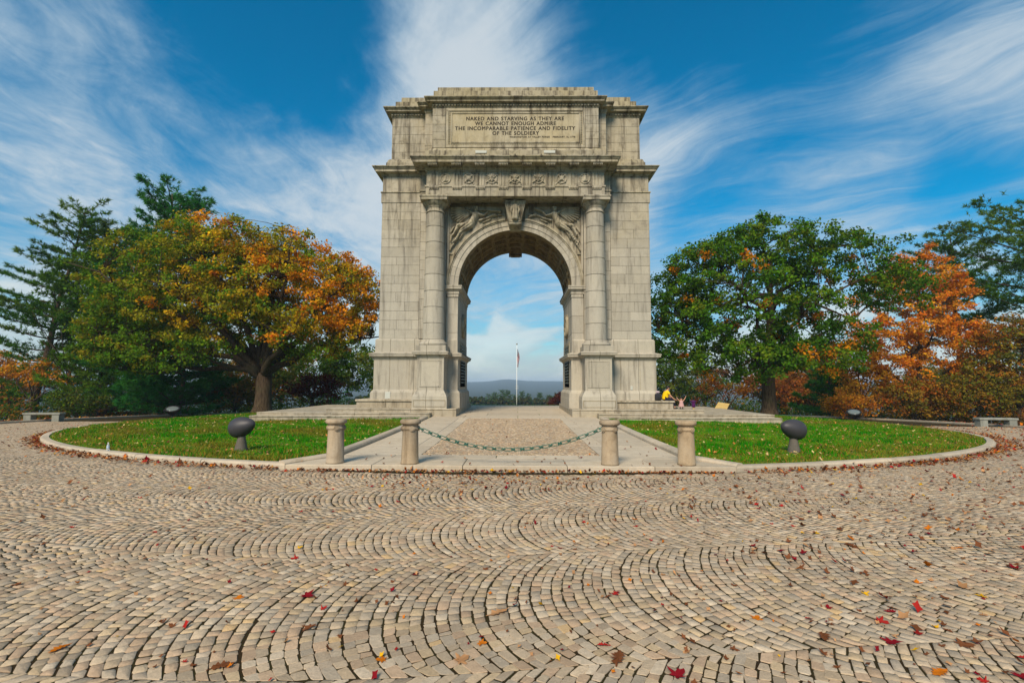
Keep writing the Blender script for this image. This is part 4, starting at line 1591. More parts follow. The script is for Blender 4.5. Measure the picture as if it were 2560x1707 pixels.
us = np.linspace(0, 1, 2000)
cp = np.array([cat(u) for u in us])
sl = np.concatenate(([0], np.cumsum(np.linalg.norm(np.diff(cp, axis=0), axis=1))))
pos = 0.03
idx = 0
while pos < sl[-1] - .03:
    isL = idx % 2 == 1
    Ln = .165 if isL else .052
    mid = pos + Ln / 2
    u = np.interp(mid, sl, us)
    p, p2 = cat(u - .001), cat(u + .001)
    ang = math.atan2(p2.z - p.z, p2.x - p.x)
    o = obj('long_link' if isL else 'short_link', long_me if isL else short_me, M_CHAIN, chain, tuple(cat(u)))
    o.rotation_euler = (R_(random.uniform(60, 85) if isL else random.uniform(-20, 15)), -ang, 0)
    pos += Ln
    idx += 1
for x in (Ax - .02, Bx + .02):
    MB().tube([(x - .06, 0, .80), (x + .06, 0, .80)], .014, 8).build('eye_bolt', M_CHAIN, chain)

# ------------------------------------------------------------------ egg shaped lamps on the lawn
for (x, y, rz_, lab) in ((-7.55, 14.05, -14, 'dark grey egg shaped lamp on a stone stem, left lawn'), (7.98, 14.35, 200, 'dark grey egg shaped lamp on a stone stem, right lawn')):
    L = tag(empty('egg_lamp', (x, y, z_any(x, y) - .02), R_(rz_)), lab, 'lamp', 'egg lamps on the lawn')
    L.scale = (.93, .93, .97)
    MB().lathe([(.19, 0), (.185, .03), (.115, .36), (.10, .50)], 24).build('stem', M_LAMPST, L, True)
    n_ = 22
    prof = []
    for i_ in range(n_ + 1):
        t = i_ / n_
        a = math.pi * t
        xx = -math.cos(a)
        r_ = math.sin(a) ** .9 * (1 - .30 * xx) * .285
        prof.append((max(r_, .002), xx * .42))
    mb = MB().lathe(prof, 28)
    sh = mb.build('head', M_LAMP, L, True)
    sh.location = (0.02, 0, .70)
    sh.rotation_euler = (0, R_(90 - 14), 0)
    MB().lathe([(.10, 0), (.12, .03), (.10, .08)], 16).build('collar', M_BLACK, L, True, (0, 0, .45))

# ------------------------------------------------------------------ flood lights by the road
for (x, y, tiltx, rz_, lab) in ((-24.4, 35.5, 24, 25, 'round black floodlight tilted up beside the left trees'), (24.1, 36.0, 24, -30, 'round black floodlight tilted up before the orange trees')):
    L = tag(empty('flood_light', (x, y, z_any(x, y) - .03), R_(rz_)), lab, 'lamp', 'floodlights beside the road')
    MB().lathe([(.20, 0), (.20, .05), (.06, .08), (.05, .35)], 14).build('base', M_BLACK, L)
    mb = MB()
    mb.tube([(-.50, 0, .75), (-.48, 0, .45), (0, 0, .33), (.48, 0, .45), (.50, 0, .75)], .03, 6)
    mb.build('yoke', M_BLACK, L)
    hd = MB().lathe([(.12, -.36), (.25, -.30), (.40, -.05), (.46, .06), (.47, .10), (.44, .10)], 26).build('housing', M_BLACK, L, True, (0, 0, .72))
    hd.rotation_euler = (R_(tiltx), 0, 0)
    MB().lathe([(.43, .085), (.30, .115), (.05, .125)], 26).build('lens', M_LENS, hd, True)

# ------------------------------------------------------------------ stone benches
for (x, y, rz_, lab) in ((-29.5, 32.2, 86, 'grey stone bench beside the road, left under the pines'), (28.9, 31.6, -86, 'grey stone bench beside the road, right edge by orange trees')):
    d = Vector((x, y - RC, 0)).normalized()
    B = tag(empty('stone_bench', (x + d.x * .9, y + d.y * .9, z_any(x, y)), math.atan2(-d.y, -d.x) + R_(90)), lab, 'bench', 'stone benches beside the road')
    B.rotation_euler = (0, 0, R_(6 if x < 0 else -4))
    MB().box(-1.12, 1.12, -.27, .27, .44, .56, .015).build('seat', M_BENCH, B)
    for s in (-1, 1):
        MB().box(s * .84 - .22, s * .84 + .22, -.23, .23, -.05, .438, .015).build('leg', M_BENCH, B)
for k, (x, y) in enumerate(((-5.25, 58), (-3.1, 59), (2.45, 59), (4.55, 58))):
    B = tag(empty('stone_bench', (x, y, z_any(x, y))), ['small pale stone block seen through the arch beside the left jamb', 'small pale stone block seen through the arch left of the flagpole', 'small pale stone block seen through the arch right of the flagpole', 'small pale stone block seen through the arch beside the right jamb'][k], 'bench', 'pale blocks beyond the arch')
    zt2 = 1.9 - (1022.0 - 960) / 1245 * y - B.location.z
    MB().box(-.26, .26, -.2, .2, zt2 - .12, zt2 + .02, .02).build('seat', M_STEP, B)
    for s in (-1, 1):
        MB().box(s * .17 - .06, s * .17 + .06, -.15, .15, -.1, zt2 - .118, .01).build('leg', M_STEP, B)

# ------------------------------------------------------------------ water bottle on the curb
m, q = new_mat('clear_plastic')
b_ = q.n('ShaderNodeBsdfPrincipled')
b_.inputs['Base Color'].default_value = (.85, .9, .95, 1)
b_.inputs['Roughness'].default_value = .12
b_.inputs['Transmission Weight'].default_value = .65
b_.inputs['IOR'].default_value = 1.2
o_ = q.n('ShaderNodeOutputMaterial')
q.link(b_.outputs[0], o_.inputs[0])
M_PLAST = m
bx_, by_ = ring_pt(R_IN - .13, -R_(27.6))
BT = tag(empty('water_bottle', (float(bx_), float(by_), float(z_road(bx_, by_)) + .135)), 'clear plastic water bottle standing on the left curb', 'bottle')
MB().lathe([(.030, 0), (.034, .008), (.034, .06), (.031, .066), (.034, .072), (.034, .14), (.030, .155), (.014, .19), (.0125, .205)], 18).build('body', M_PLAST, BT, True)
MB().lathe([(.035, .075), (.0352, .08), (.0352, .125), (.035, .13)], 18).build('wrapper', plain('blue_wrapper', (.45, .55, .68), .4), BT, True)
MB().lathe([(.015, .203), (.0155, .208), (.0155, .222), (.014, .226)], 14).build('cap', M_WHITE, BT, True)

# ------------------------------------------------------------------ flagpole
FP = tag(empty('flagpole', (.02, 90, z_any(0, 90))), 'white flagpole with limp striped flag seen through the arch', 'flagpole')
zt3 = 9.3 - FP.location.z
zb3 = -2.75 - FP.location.z
MB().lathe([(.065, zb3), (.06, zb3 + 4), (.035, zt3 - .3)], 12).build('pole', M_WHITE, FP, True)
mb = MB()
mb.box(-.62, .62, -.62, .62, -.2, zb3 + .35, .04)
mb.box(-.38, .38, -.38, .38, zb3 + .35, zb3 + .62, .04)
mb.build('base', M_STEP, FP)
MB().sphere((0, 0, zt3 - .18), .13, 10, 8).build('finial', plain('gilt', (.25, .18, .05), .35, .8), FP, True)
mb = MB()
mb.tube([(-.35, -.1, zb3 + 3.9), (.35, -.1, zb3 + 3.9)], .02, 6)
mb.tube([(-.3, -.1, zb3 + 4.3), (.3, -.1, zb3 + 4.3)], .02, 6)
mb.build('cleat_bar', M_WHITE, FP)


def flag():
    """hanging cloth: rows of folded strips, stripes follow the cloth"""
    nu, nv_ = 27, 30
    V, cols_ = [], []
    for j in range(nv_ + 1):
        v = j / nv_
        for i_ in range(nu):
            u = i_ / (nu - 1)
            w = .16 + .34 * math.sin(math.pi * min(1, v * .9 + .08)) + .05 * math.sin(7 * v)
            fold = math.sin(u * 13 + v * 3.0)
            x = .07 + w * u * .8 + .03 * math.sin(v * 9 + u * 4)
            y = -.05 + .10 * fold * (.4 + u)
            z = -3.3 * v - .35 * u * (1 - v) * 1.2
            V.append((x, y, z))
            stripe = int((u * 7 + v * 7.5)) % 2
            c = (.42, .02, .035) if stripe else (.72, .70, .70)
            if v < .36 + .25 * u and u < .55:
                c = (.012, .02, .07)
                if (i_ * 7 + j * 5) % 9 == 0:
                    c = (.7, .7, .72)
            cols_.append(c)
    F = [(j * nu + i_, j * nu + i_ + 1, (j + 1) * nu + i_ + 1, (j + 1) * nu + i_) for j in range(nv_) for i_ in range(nu - 1)]
    return mesh_from('flag', V, F, np.array(cols_), True)


obj('flag', flag(), leaf_mat('flag_cloth', .25), FP, (0, 0, zt3 - 1.05))


# ------------------------------------------------------------------ people
def skin_body(name, verts, edges, radii, mat, parent, sub=2, root=0):
    me = bpy.data.meshes.new(name)
    me.from_pydata(verts, edges, [])
    o = bpy.data.objects.new(name + '_tmp', me)
    col.objects.link(o)
    o.modifiers.new('s', 'SKIN')
    for i_, r_ in enumerate(radii):
        sv = me.skin_vertices[0].data[i_]
        sv.radius = (r_, r_) if not hasattr(r_, '__len__') else r_
        sv.use_root = (i_ == root)
    ss = o.modifiers.new('d', 'SUBSURF')
    ss.levels = sub
    ss.render_levels = sub
    dg = bpy.context.evaluated_depsgraph_get()
    dg.update()
    out = bpy.data.meshes.new_from_object(o.evaluated_get(dg))
    bpy.data.objects.remove(o)
    out.name = name
    out.polygons.foreach_set('use_smooth', np.ones(len(out.polygons), bool))
    out.materials.clear()
    return obj(name, out, mat, parent)


M_SKIN = plain('skin', (.46, .24, .15), .55, 0, .08, 12, .05)
M_HAIR = plain('black_hair', (.012, .010, .009), .5)
M_SHIRT = plain('yellow_shirt', (.80, .52, .0), .8, 0, .10, 8, .2)
M_PANTS = plain('navy_trousers', (.012, .012, .03), .85)
M_DRESS = plain('pink_white_dress', (.46, .27, .25), .8, 0, .55, 30)
M_SHOE = plain('dark_shoe', (.03, .03, .03), .6)

# adult sits on the end of the ledge, back half turned, facing right and leaning to the child
PA = tag(empty('person', (8.33, 27.80, 1.03)), 'person in yellow shirt and dark trousers sitting on the ledge end', 'person')


def hand(verts, edges, rad_, wrist, tipdir, side):
    """palm and five fingers hung on the wrist vertex"""
    w = Vector(verts[wrist])
    d = Vector(tipdir).normalized()
    sd = d.cross(Vector((0, 0, 1)))
    sd = sd.normalized() if sd.length > .1 else Vector((0, 1, 0))
    up = sd.cross(d)
    verts.append(tuple(w + d * .06))
    rad_.append((.034, .018))
    pi_ = len(verts) - 1
    edges.append((wrist, pi_))
    for f, (off_, ln) in enumerate(((-.032, .065), (-.011, .08), (.011, .078), (.031, .062))):
        a_ = w + d * .095 + sd * off_
        b_ = a_ + d * ln * .6 - up * .012
        c_ = b_ + d * ln * .3 - up * .03
        n0 = len(verts)
        verts += [tuple(a_), tuple(b_), tuple(c_)]
        rad_ += [.010, .009, .008]
        edges += [(pi_, n0), (n0, n0 + 1), (n0 + 1, n0 + 2)]
    a_ = w + d * .05 + sd * side * .045
    b_ = a_ + d * .035 + sd * side * .02 - up * .015
    n0 = len(verts)
    verts += [tuple(a_), tuple(b_)]
    rad_ += [.012, .010]
    edges += [(pi_, n0), (n0, n0 + 1)]


# skeleton (local: +x faces right, y away from the photographer)
v = [(0, 0, .10), (.03, 0, .28), (.07, 0, .45), (.12, 0, .54), (.155, 0, .60), (.185, 0, .67), (.20, 0, .74),
     (.10, -.17, .47), (.27, -.22, .24), (.46, -.20, .07),
     (.10, .17, .47), (.25, .24, .26), (.40, .20, .12),
     (.06, -.10, .08), (.44, -.13, .09), (.47, -.13, -.30), (.06, .10, .08), (.44, .13, .09), (.49, .13, -.30),
     (.50, -.13, -.40), (.60, -.13, -.415), (.52, .13, -.40), (.62, .13, -.415)]
e = [(0, 1), (1, 2), (2, 3), (3, 4), (4, 5), (5, 6), (3, 7), (7, 8), (8, 9), (3, 10), (10, 11), (11, 12), (0, 13), (13, 14), (14, 15), (15, 19), (19, 20), (0, 16), (16, 17), (17, 18), (18, 21), (21, 22)]
r = [.12, .12, .13, .09, .052, .088, .082, .06, .042, .03, .06, .042, .03, .088, .065, .042, .088, .065, .042, .042, .035, .042, .035]
hand(v, e, r, 9, (.9, -.05, -.25), 1)
hand(v, e, r, 12, (.9, -.1, -.3), -1)
skin_body('body', v, e, r, M_SKIN, PA)
skin_body('shirt', [(-.01, 0, .03), (0, 0, .12), (.03, 0, .28), (.07, 0, .45), (.115, 0, .535), (.10, -.175, .475), (.20, -.215, .34), (.10, .175, .475), (.19, .225, .35)],
          [(0, 1), (1, 2), (2, 3), (3, 4), (3, 5), (5, 6), (3, 7), (7, 8)], [.185, .19, .19, .18, .09, .09, .07, .09, .07], M_SHIRT, PA)
skin_body('trousers', [(0, 0, .08), (.06, -.10, .085), (.44, -.13, .09), (.475, -.13, -.32), (.06, .10, .085), (.44, .13, .09), (.495, .13, -.32)],
          [(0, 1), (1, 2), (2, 3), (0, 4), (4, 5), (5, 6)], [.15, .105, .08, .062, .105, .08, .062], M_PANTS, PA)
mb = MB()
mb.sphere((.165, 0, .735), .105, 16, 12, (1.0, .92, 1.0))
mb.sphere((.13, 0, .70), .095, 14, 10, (.85, .9, 1.0))
mb.build('hair', M_HAIR, PA, True)
mb = MB()
mb.sphere((.275, 0, .675), .016, 8, 6)
mb.build('nose', M_SKIN, PA, True)
for s in (-1, 1):
    MB().sphere((.262, s * .034, .715), .010, 8, 6).build('eye', M_HAIR, PA, True)
    MB().sphere((.17, s * .092, .695), .024, 8, 6, (.7, .4, 1.1)).build('ear', M_SKIN, PA, True)
    mb = MB()
    mb.sphere((.555 + (.02 if s > 0 else 0), s * .13, -.395), .055, 12, 8, (2.0, .85, .9))
    mb.build('shoe', M_SHOE, PA, True)
MB().tube([(.268, -.025, .640), (.274, 0, .637), (.268, .025, .640)], .006, 6).build('mouth', plain('lip', (.3, .1, .08), .5), PA, True)

# toddler on the step with both arms up
PC = tag(empty('person', (9.16, 27.62, .585)), 'small child in a pink and white dress with raised arms', 'person')
v = [(0, 0, .26), (0, 0, .36), (0, 0, .44), (0, 0, .475), (0, 0, .53), (0, 0, .60), (-.09, 0, .43), (-.18, -.01, .52), (-.23, 0, .60), (.09, 0, .43), (.18, -.02, .54), (.235, -.02, .65),
     (-.055, 0, .22), (-.06, -.02, .12), (-.06, 0, .03), (-.06, -.06, .02), (.055, 0, .22), (.065, -.02, .12), (.065, 0, .03), (.065, -.06, .02)]
e = [(0, 1), (1, 2), (2, 3), (3, 4), (4, 5), (2, 6), (6, 7), (7, 8), (2, 9), (9, 10), (10, 11), (0, 12), (12, 13), (13, 14), (14, 15), (0, 16), (16, 17), (17, 18), (18, 19)]
r = [.09, .085, .075, .035, .075, .07, .036, .028, .02, .036, .028, .02, .05, .04, .03, .024, .05, .04, .03, .024]
for wi, dr_ in ((8, (-.4, 0, .9)), (11, (.3, 0, .95))):
    w = Vector(v[wi])
    d_ = Vector(dr_).normalized()
    pi_ = len(v)
    v.append(tuple(w + d_ * .03))
    r.append((.018, .011))
    e.append((wi, pi_))
    for f in range(4):
        n0 = len(v)
        a_ = w + d_ * .05 + Vector((0, (f - 1.5) * .011, 0))
        v += [tuple(a_), tuple(a_ + d_ * .03)]
        r += [.0055, .005]
        e += [(pi_, n0), (n0, n0 + 1)]
    n0 = len(v)
    v.append(tuple(w + d_ * .035 + Vector((.02, .02, 0))))
    r.append(.006)
    e.append((pi_, n0))
skin_body('body', v, e, r, M_SKIN, PC)
MB().lathe([(.165, .12), (.16, .15), (.11, .30), (.10, .36), (.095, .43), (.06, .47)], 18).build('dress', M_DRESS, PC, True)
MB().sphere((0, .012, .595), .083, 14, 10).build('hair', M_HAIR, PC, True)
for s in (-1, 1):
    MB().sphere((s * .063, -.035, .025), .032, 10, 6, (.8, 1.5, .8)).build('shoe', M_SHOE, PC, True)

# backpack beside the adult
BP = tag(empty('backpack', (7.93, 27.74, 1.03), R_(8)), 'black backpack standing on the ledge behind the person', 'backpack')
mb = MB()
mb.box(-.17, .17, -.11, .11, .0, .40, .06)
mb.build('main_pocket', plain('black_nylon', (.022, .022, .028), .7, 0, .3, 30, .2), BP)
MB().box(-.135, .135, -.165, -.105, .04, .22, .03).build('front_pocket', M_BLACK, BP)
for s in (-1, 1):
    MB().tube([(s * .08, .10, .38), (s * .09, .17, .28), (s * .09, .15, .12), (s * .08, .10, .04)], .02, 6).build('strap', M_BLACK, BP)
MB().tube([(-.05, 0, .395), (-.03, 0, .44), (.03, 0, .44), (.05, 0, .395)], .012, 6).build('handle', M_BLACK, BP)
CL = tag(MB().sphere((0, 0, .05), .12, 12, 8, (1.0, .6, .55)).build('folded_cloth', plain('mauve_cloth', (.42, .33, .36), .9), None, True, (7.93, 27.78, 1.445)), 'pale mauve cloth lying on top of the black backpack', 'cloth')
# purple stand on the step end
PU = tag(empty('purple_stand', (9.80, 27.55, .585)), 'purple flared stand with pale foot on the step end', 'stand')
MP = plain('purple_plastic', (.075, .010, .085), .45, 0, .15, 9, .05)
MB().lathe([(.085, .10), (.10, .13), (.095, .30), (.105, .36), (.16, .41), (.165, .44), (.13, .45)], 20).build('body', MP, PU, True)
MB().lathe([(.055, 0), (.05, .02), (.04, .11)], 14).build('foot', plain('pale_yellow', (.55, .36, .12), .5), PU, True)
MB().lathe([(.05, .45), (.045, .48), (.01, .49)], 14).build('cap', MP, PU, True)
# pale timber lean-to behind the terrace
LT = tag(empty('timber_lean_to', (13.45, 33.0, .12)), 'pale yellow tilted timber panel with dark underside behind the terrace', 'lean-to')
m_yel = plain('yellow_timber', (.46, .32, .11), .7, 0, .22, 5, .2)


def lt_pt(u, v):
    """point on the leaning panel: u along the foot, v up the slope"""
    return Vector((-.66 + .84 * u + .62 * v - .10 * u * v, -.42 + .62 * v, .10 + .56 * v - .10 * u * v))


for k in range(3):
    v0, v1 = (0, .36, .70)[k], (.345, .685, 1.0)[k]
    q4 = [lt_pt(0, v0), lt_pt(1, v0), lt_pt(1, v1), lt_pt(0, v1)]
    dn = Vector((.0, .03, -.05))
    V = q4 + [p_ + dn for p_ in q4]
    MB().add(V, [(0, 1, 2, 3), (7, 6, 5, 4), (0, 4, 5, 1), (1, 5, 6, 2), (2, 6, 7, 3), (3, 7, 4, 0)]).build('board', m_yel, LT)
for (x_, y_, z_) in ((-.55, -.36, .08), (.12, -.36, .07), (.60, .16, .50), (.02, .16, .56)):
    MB().box(x_ - .03, x_ + .03, y_ - .03, y_ + .03, -.25, z_).build('post', M_BLACK, LT)
MB().box(-.30, .85, -.10, .34, -.15, .30, .03).build('box', plain('dark_box', (.02, .018, .02), .8), LT)


# ------------------------------------------------------------------ trees
def leaves(P, N, size, colr, rg, fold=.25, aspect=.62):
    """P (n,3) centres, N (n,3) facing; returns verts, quads, colours"""
    n = len(P)
    N = N / np.linalg.norm(N, axis=1, keepdims=True)
    a = rg.normal(size=(n, 3))
    u = np.cross(N, a)
    u /= np.linalg.norm(u, axis=1, keepdims=True) + 1e-9
    w = np.cross(N, u)
    s = size * (.65 + .7 * rg.random((n, 1)))
    up = N * s * fold
    V = np.stack([P - u * s * .5, P + w * s * .5 * aspect + up * .4, P + u * s * .5, P - w * s * .5 * aspect + up * .4], 1)
    return V.reshape(-1, 3), np.arange(n * 4).reshape(-1, 4), np.repeat(colr, 4, 0)


def bez(a, b, c, n):
    t = np.linspace(0, 1, n)[:, None]
    return (1 - t) ** 2 * np.array(a) + 2 * t * (1 - t) * np.array(b) + t ** 2 * np.array(c)


def broadleaf(name, label, cat_, loc, fork, trunk_r, lobes, pal, leaf=.2, per=80, seed=1, group=None, spread=.55, nlimb=11, barkm=None, leader=None, twigs=.7, colour_fn=None, build=True, flare=1.5, hollow=.45):
    """lobes: (cx,cy,cz, rx,ry,rz, clusters) relative to the foot"""
    rg = np.random.default_rng(seed)
    C, LW = [], []
    for (cx, cy, cz, rx, ry, rz_, nc) in lobes:
        d = rg.normal(size=(nc * 2, 3))
        d /= np.linalg.norm(d, axis=1, keepdims=True)
        d = d[(d[:, 2] > -.55) | (rg.random(len(d)) < .35)][:nc]
        k = 1 - hollow * rg.random(len(d)) ** 1.6
        bump = 1 + .13 * np.sin(d[:, 0] * 5 + seed) * np.sin(d[:, 1] * 4 + 1) + .09 * np.sin(d[:, 2] * 9 + d[:, 0] * 7)
        C.append(np.array((cx, cy, cz)) + d * (k * bump)[:, None] * np.array((rx, ry, rz_)))
    C = np.concatenate(C)
    C = C[C[:, 2] > fork * .45]
    nC = len(C)
    mid = C.mean(0)
    # colours by cluster
    if colour_fn is None:
        ci = pal[rg.integers(0, len(pal), nC)]
    else:
        ci = colour_fn(C, rg)
    # leaves
    npc = np.maximum(8, (per * (.55 + .9 * rg.random(nC))).astype(int))
    rep_ = np.repeat(np.arange(nC), npc)
    g_ = rg.normal(size=(len(rep_), 3))
    g_ /= np.linalg.norm(g_, axis=1, keepdims=True)
    g_ = g_ * (rg.random((len(rep_), 1)) ** .42) * np.array((1.75, 1.75, 1.15)) * (1 + .25 * np.sin(g_[:, :1] * 6 + rep_[:, None]))
    rs = (spread * (.6 + .7 * rg.random(nC)))[rep_][:, None]
    P = C[rep_] + g_ * rs
    out = P - mid
    out /= np.linalg.norm(out, axis=1, keepdims=True) + 1e-6
    N = rg.normal(size=P.shape) * .8 + out * .5 + np.array((0, 0, .55))
    cl = ci[rep_] * (.72 + .5 * rg.random((len(rep_), 1))) * (1 + .12 * rg.normal(size=(len(rep_), 3)))
    V, F, cc = leaves(P, N, leaf, np.clip(cl, .003, .9), rg)
    # wood
    mb = MB()
    f = np.array((0, 0, fork))
    mb.tube([(0, 0, -.4), (0, 0, 0), (.02, 0, fork * .18), (.03, .0, fork * .5), tuple(f + (0, 0, .15))],
            [trunk_r * flare * 1.15, trunk_r * flare, trunk_r * 1.12, trunk_r, trunk_r * .98], 14)
    # limb targets: spread out
    tgt = [int(np.argmax(np.linalg.norm(C - mid, axis=1)))]
    dmin = np.linalg.norm(C - C[tgt[0]], axis=1)
    while len(tgt) < min(nlimb, nC):
        k = int(np.argmax(dmin))
        tgt.append(k)
        dmin = np.minimum(dmin, np.linalg.norm(C - C[k], axis=1))
    limb_pts = []
    starts = [f]
    if leader is not None:
        L = np.array(leader, float)
        pts = bez(f, (f + L) / 2 + np.array((.25, 0, 0)), L, 9)
        mb.tube([tuple(p) for p in pts], list(np.linspace(trunk_r * .9, trunk_r * .22, 9)), 10)
        starts = [f] + [pts[k] for k in range(2, 7)]
        limb_pts += [(p, trunk_r * .25) for p in pts[3:]]
    for q_, k in enumerate(tgt):
        E_ = C[k]
        S_ = starts[q_ % len(starts)]
        if leader is not None:
            S_ = min(starts, key=lambda s_: abs(np.linalg.norm(E_ - s_) * .6 - abs(E_[2] - s_[2])) + .3 * np.linalg.norm(E_ - s_))
        h = np.linalg.norm(E_ - S_)
        m1 = S_ + (E_ - S_) * .42 + np.array((0, 0, .12 * h)) + rg.normal(size=3) * .05 * h
        pts = bez(S_ - (0, 0, .1), m1, E_, 9)
        pts[1:-1] += rg.normal(size=(7, 3)) * .018 * h
        r0 = trunk_r * (.52 if leader is None else .36)
        mb.tube([tuple(p) for p in pts], list(np.linspace(r0, .025, 9)), 8)
        limb_pts += [(p, r0 * (1 - i_ / 9)) for i_, p in enumerate(pts) if i_ >= 3]
    LP = np.array([p for p, _ in limb_pts])
    for k in range(nC):
        if rg.random() > twigs:
            continue
        d = np.linalg.norm(LP - C[k], axis=1) + .5 * np.maximum(0, LP[:, 2] - C[k][2])
        j = int(np.argmin(d))
        if d[j] < .3 or d[j] > 6:
            continue
        S_ = LP[j]
        h = np.linalg.norm(C[k] - S_)
        pts = bez(S_, S_ + (C[k] - S_) * .5 + np.array((0, 0, .10 * h)) + rg.normal(size=3) * .06 * h, C[k], 5)
        mb.tube([tuple(p) for p in pts], list(np.linspace(min(.06, limb_pts[j][1] * .5 + .012), .010, 5)), 4, cap=False)
    me_w = mesh_from('trunk', mb.V, mb.F, smooth=True)
    me_c = mesh_from('crown', V, F, cc)
    me_w.materials.append(barkm or M_BARK)
    me_c.materials.append(M_LEAF)
    if not build:
        return me_w, me_c
    t = tag(empty(name, loc), label, cat_, group)
    obj('trunk', me_w, None, t)
    obj('crown', me_c, None, t)
    return t


def conifer(name, label, cat_, loc, H, z_low, reach, pal, seed=1, group=None, whorl=.75, tuft=.42, trunk_r=.32, lean=(0, 0), top_flat=.35, nper=5, blades=11, gap=.12, shape=None, build=True, tufts_m=2.4, bw=.034, barkm=None):
    rg = np.random.default_rng(seed)
    mb = MB()
    tp = lambda z: np.array((lean[0] * (z / H) ** 1.3 + .12 * math.sin(z * .7 + seed), lean[1] * (z / H), z))
    zsn = np.linspace(-.5, H, 14)
    mb.tube([tuple(tp(max(z, 0)) + (0, 0, min(0, z))) for z in zsn], list(np.interp(zsn, [-.5, 0, .6, H], [trunk_r * 1.5, trunk_r * 1.25, trunk_r, .04])), 10)
    TP, TD, TC = [], [], []
    z = z_low
    while z < H - .2:
        t = (z - z_low) / (H - z_low)
        prof = shape(t) if shape else (1 - t) ** .75 + top_flat * t * (1 - t)
        k = nper + rg.integers(-1, 2)
        a0 = rg.uniform(0, 2 * np.pi)
        for b in range(max(2, k)):
            if rg.random() < gap:
                continue
            a = a0 + 2 * np.pi * b / k + rg.normal(0, .25)
            L = reach * prof * rg.uniform(.6, 1.12) + .25
            S_ = tp(z + rg.normal(0, .12))
            d = np.array((math.cos(a), math.sin(a), 0))
            rise = rg.uniform(-.05, .16) + .35 * t
            pts = bez(S_, S_ + d * L * .55 + (0, 0, L * (rise - .10)), S_ + d * L + (0, 0, L * (rise + .12)), 6)
            mb.tube([tuple(p) for p in pts], list(np.linspace(.02 + .011 * L, .008, 6)), 5, cap=False)
            nt = int(max(5, L * L * tufts_m * .75 + L * tufts_m * 2.0))
            u = 1 - .80 * rg.random(nt) ** 1.25
            ip = u * 5
            i0 = np.minimum(ip.astype(int), 4)
            p = pts[i0] + (pts[i0 + 1] - pts[i0]) * (ip - i0)[:, None]
            side = np.array((-d[1], d[0], 0))
            wd = L * .30 * (1.15 - u * .75)
            off_ = rg.normal(0, .6, nt) * wd
            p = p + side * off_[:, None] + np.array((0, 0, 1)) * (np.abs(off_) * .12 + rg.normal(0, .08, nt))[:, None]
            TP.append(p)
            dd = d[None] * .8 + side[None] * (np.sign(off_) * .6)[:, None] + np.array((0, 0, .45)) + rg.normal(0, .2, (nt, 3))
            TD.append(dd / np.linalg.norm(dd, axis=1, keepdims=True))
            bc = pal[rg.integers(0, len(pal))] * rg.uniform(.8, 1.2)
            TC.append(bc[None] * (.75 + .5 * rg.random((nt, 1))))
        z += whorl * (1.1 - .4 * t) * rg.uniform(.75, 1.3)
    TP, TD, TC = np.concatenate(TP), np.concatenate(TD), np.concatenate(TC)
    n = len(TP)
    rep_ = np.repeat(np.arange(n), blades)
    m_ = len(rep_)
    dr = TD[rep_] + rg.normal(0, .62, (m_, 3))
    dr /= np.linalg.norm(dr, axis=1, keepdims=True)
    L = tuft * (.6 + .6 * rg.random((m_, 1)))
    base = TP[rep_] + rg.normal(0, .05, (m_, 3))
    sd = np.cross(dr, rg.normal(size=(m_, 3)))
    sd /= np.linalg.norm(sd, axis=1, keepdims=True) + 1e-9
    V = np.stack([base - sd * bw, base + sd * bw, base + dr * L], 1).reshape(-1, 3)
    cl = TC[rep_] * (.75 + .5 * rg.random((m_, 1)))
    me_w = mesh_from('trunk', mb.V, mb.F, smooth=True)
    me_c = mesh_from('crown', V, np.arange(m_ * 3).reshape(-1, 3), np.repeat(cl, 3, 0))
    me_w.materials.append(barkm or M_PBARK)
    me_c.materials.append(M_NEEDLE)
    if not build:
        return me_w, me_c
    t_ = tag(empty(name, loc), label, cat_, group)
    obj('trunk', me_w, None, t_)
    obj('crown', me_c, None, t_)
    return t_


def at(x, y, dz=0.0):
    return (x, y, z_any(x, y) + dz)


A = np.array
OLV, GRN, DGR = A((.290, .270, .016)), A((.120, .215, .014)), A((.040, .100, .012))
YEL, ORG, RED, RST = A((.60, .380, .016)), A((.75, .290, .014)), A((.38, .075, .012)), A((.20, .055, .018))


def maple_col(C, rg):
    n = len(C)
    f = np.sin(C[:, 0] * .55 + 1.0) * np.sin(C[:, 2] * .8 + C[:, 1] * .4) * .32 + (C[:, 0] - 1.5) / 17 + .14 * (C[:, 2] - 8) / 5 + rg.normal(0, .25, n)
    out = np.empty((n, 3))
    for i_ in range(n):
        x = f[i_]
        if x < -.22:
            out[i_] = GRN if rg.random() < .6 else OLV
        elif x < .18:
            out[i_] = OLV if rg.random() < .55 else YEL * .8
        elif x < .50:
            out[i_] = YEL if rg.random() < .5 else ORG * .85
        else:
            out[i_] = ORG if rg.random() < .72 else OLV
    low = C[:, 2] < 5.5
    mix_ = (low & (rg.random(n) < .55))[:, None]
    return np.where(mix_, GRN[None], out)


broadleaf('maple_tree', 'big spreading maple with green, yellow and orange leaves left of arch', 'tree', at(-19.25, 38.0), 2.9, .56,
          [(-5.4, 0, 9.5, 7.6, 6.0, 5.4, 640), (2.2, -.5, 8.6, 6.3, 5.5, 4.8, 520), (-9.2, -.5, 6.4, 4.0, 4.0, 3.7, 190), (6.3, 0, 8.2, 3.1, 3.5, 3.7, 150), (-2.6, 0, 11.9, 5.0, 4.0, 3.0, 190), (4.0, -1, 5.8, 4.0, 3.5, 2.2, 90), (-6.5, -2.5, 4.6, 5.0, 2.5, 1.6, 110), (-10.5, -1.5, 5.0, 2.8, 2.5, 2.4, 80)],
          None, .215, 58, 3, spread=.36, nlimb=17, colour_fn=maple_col, twigs=.45)


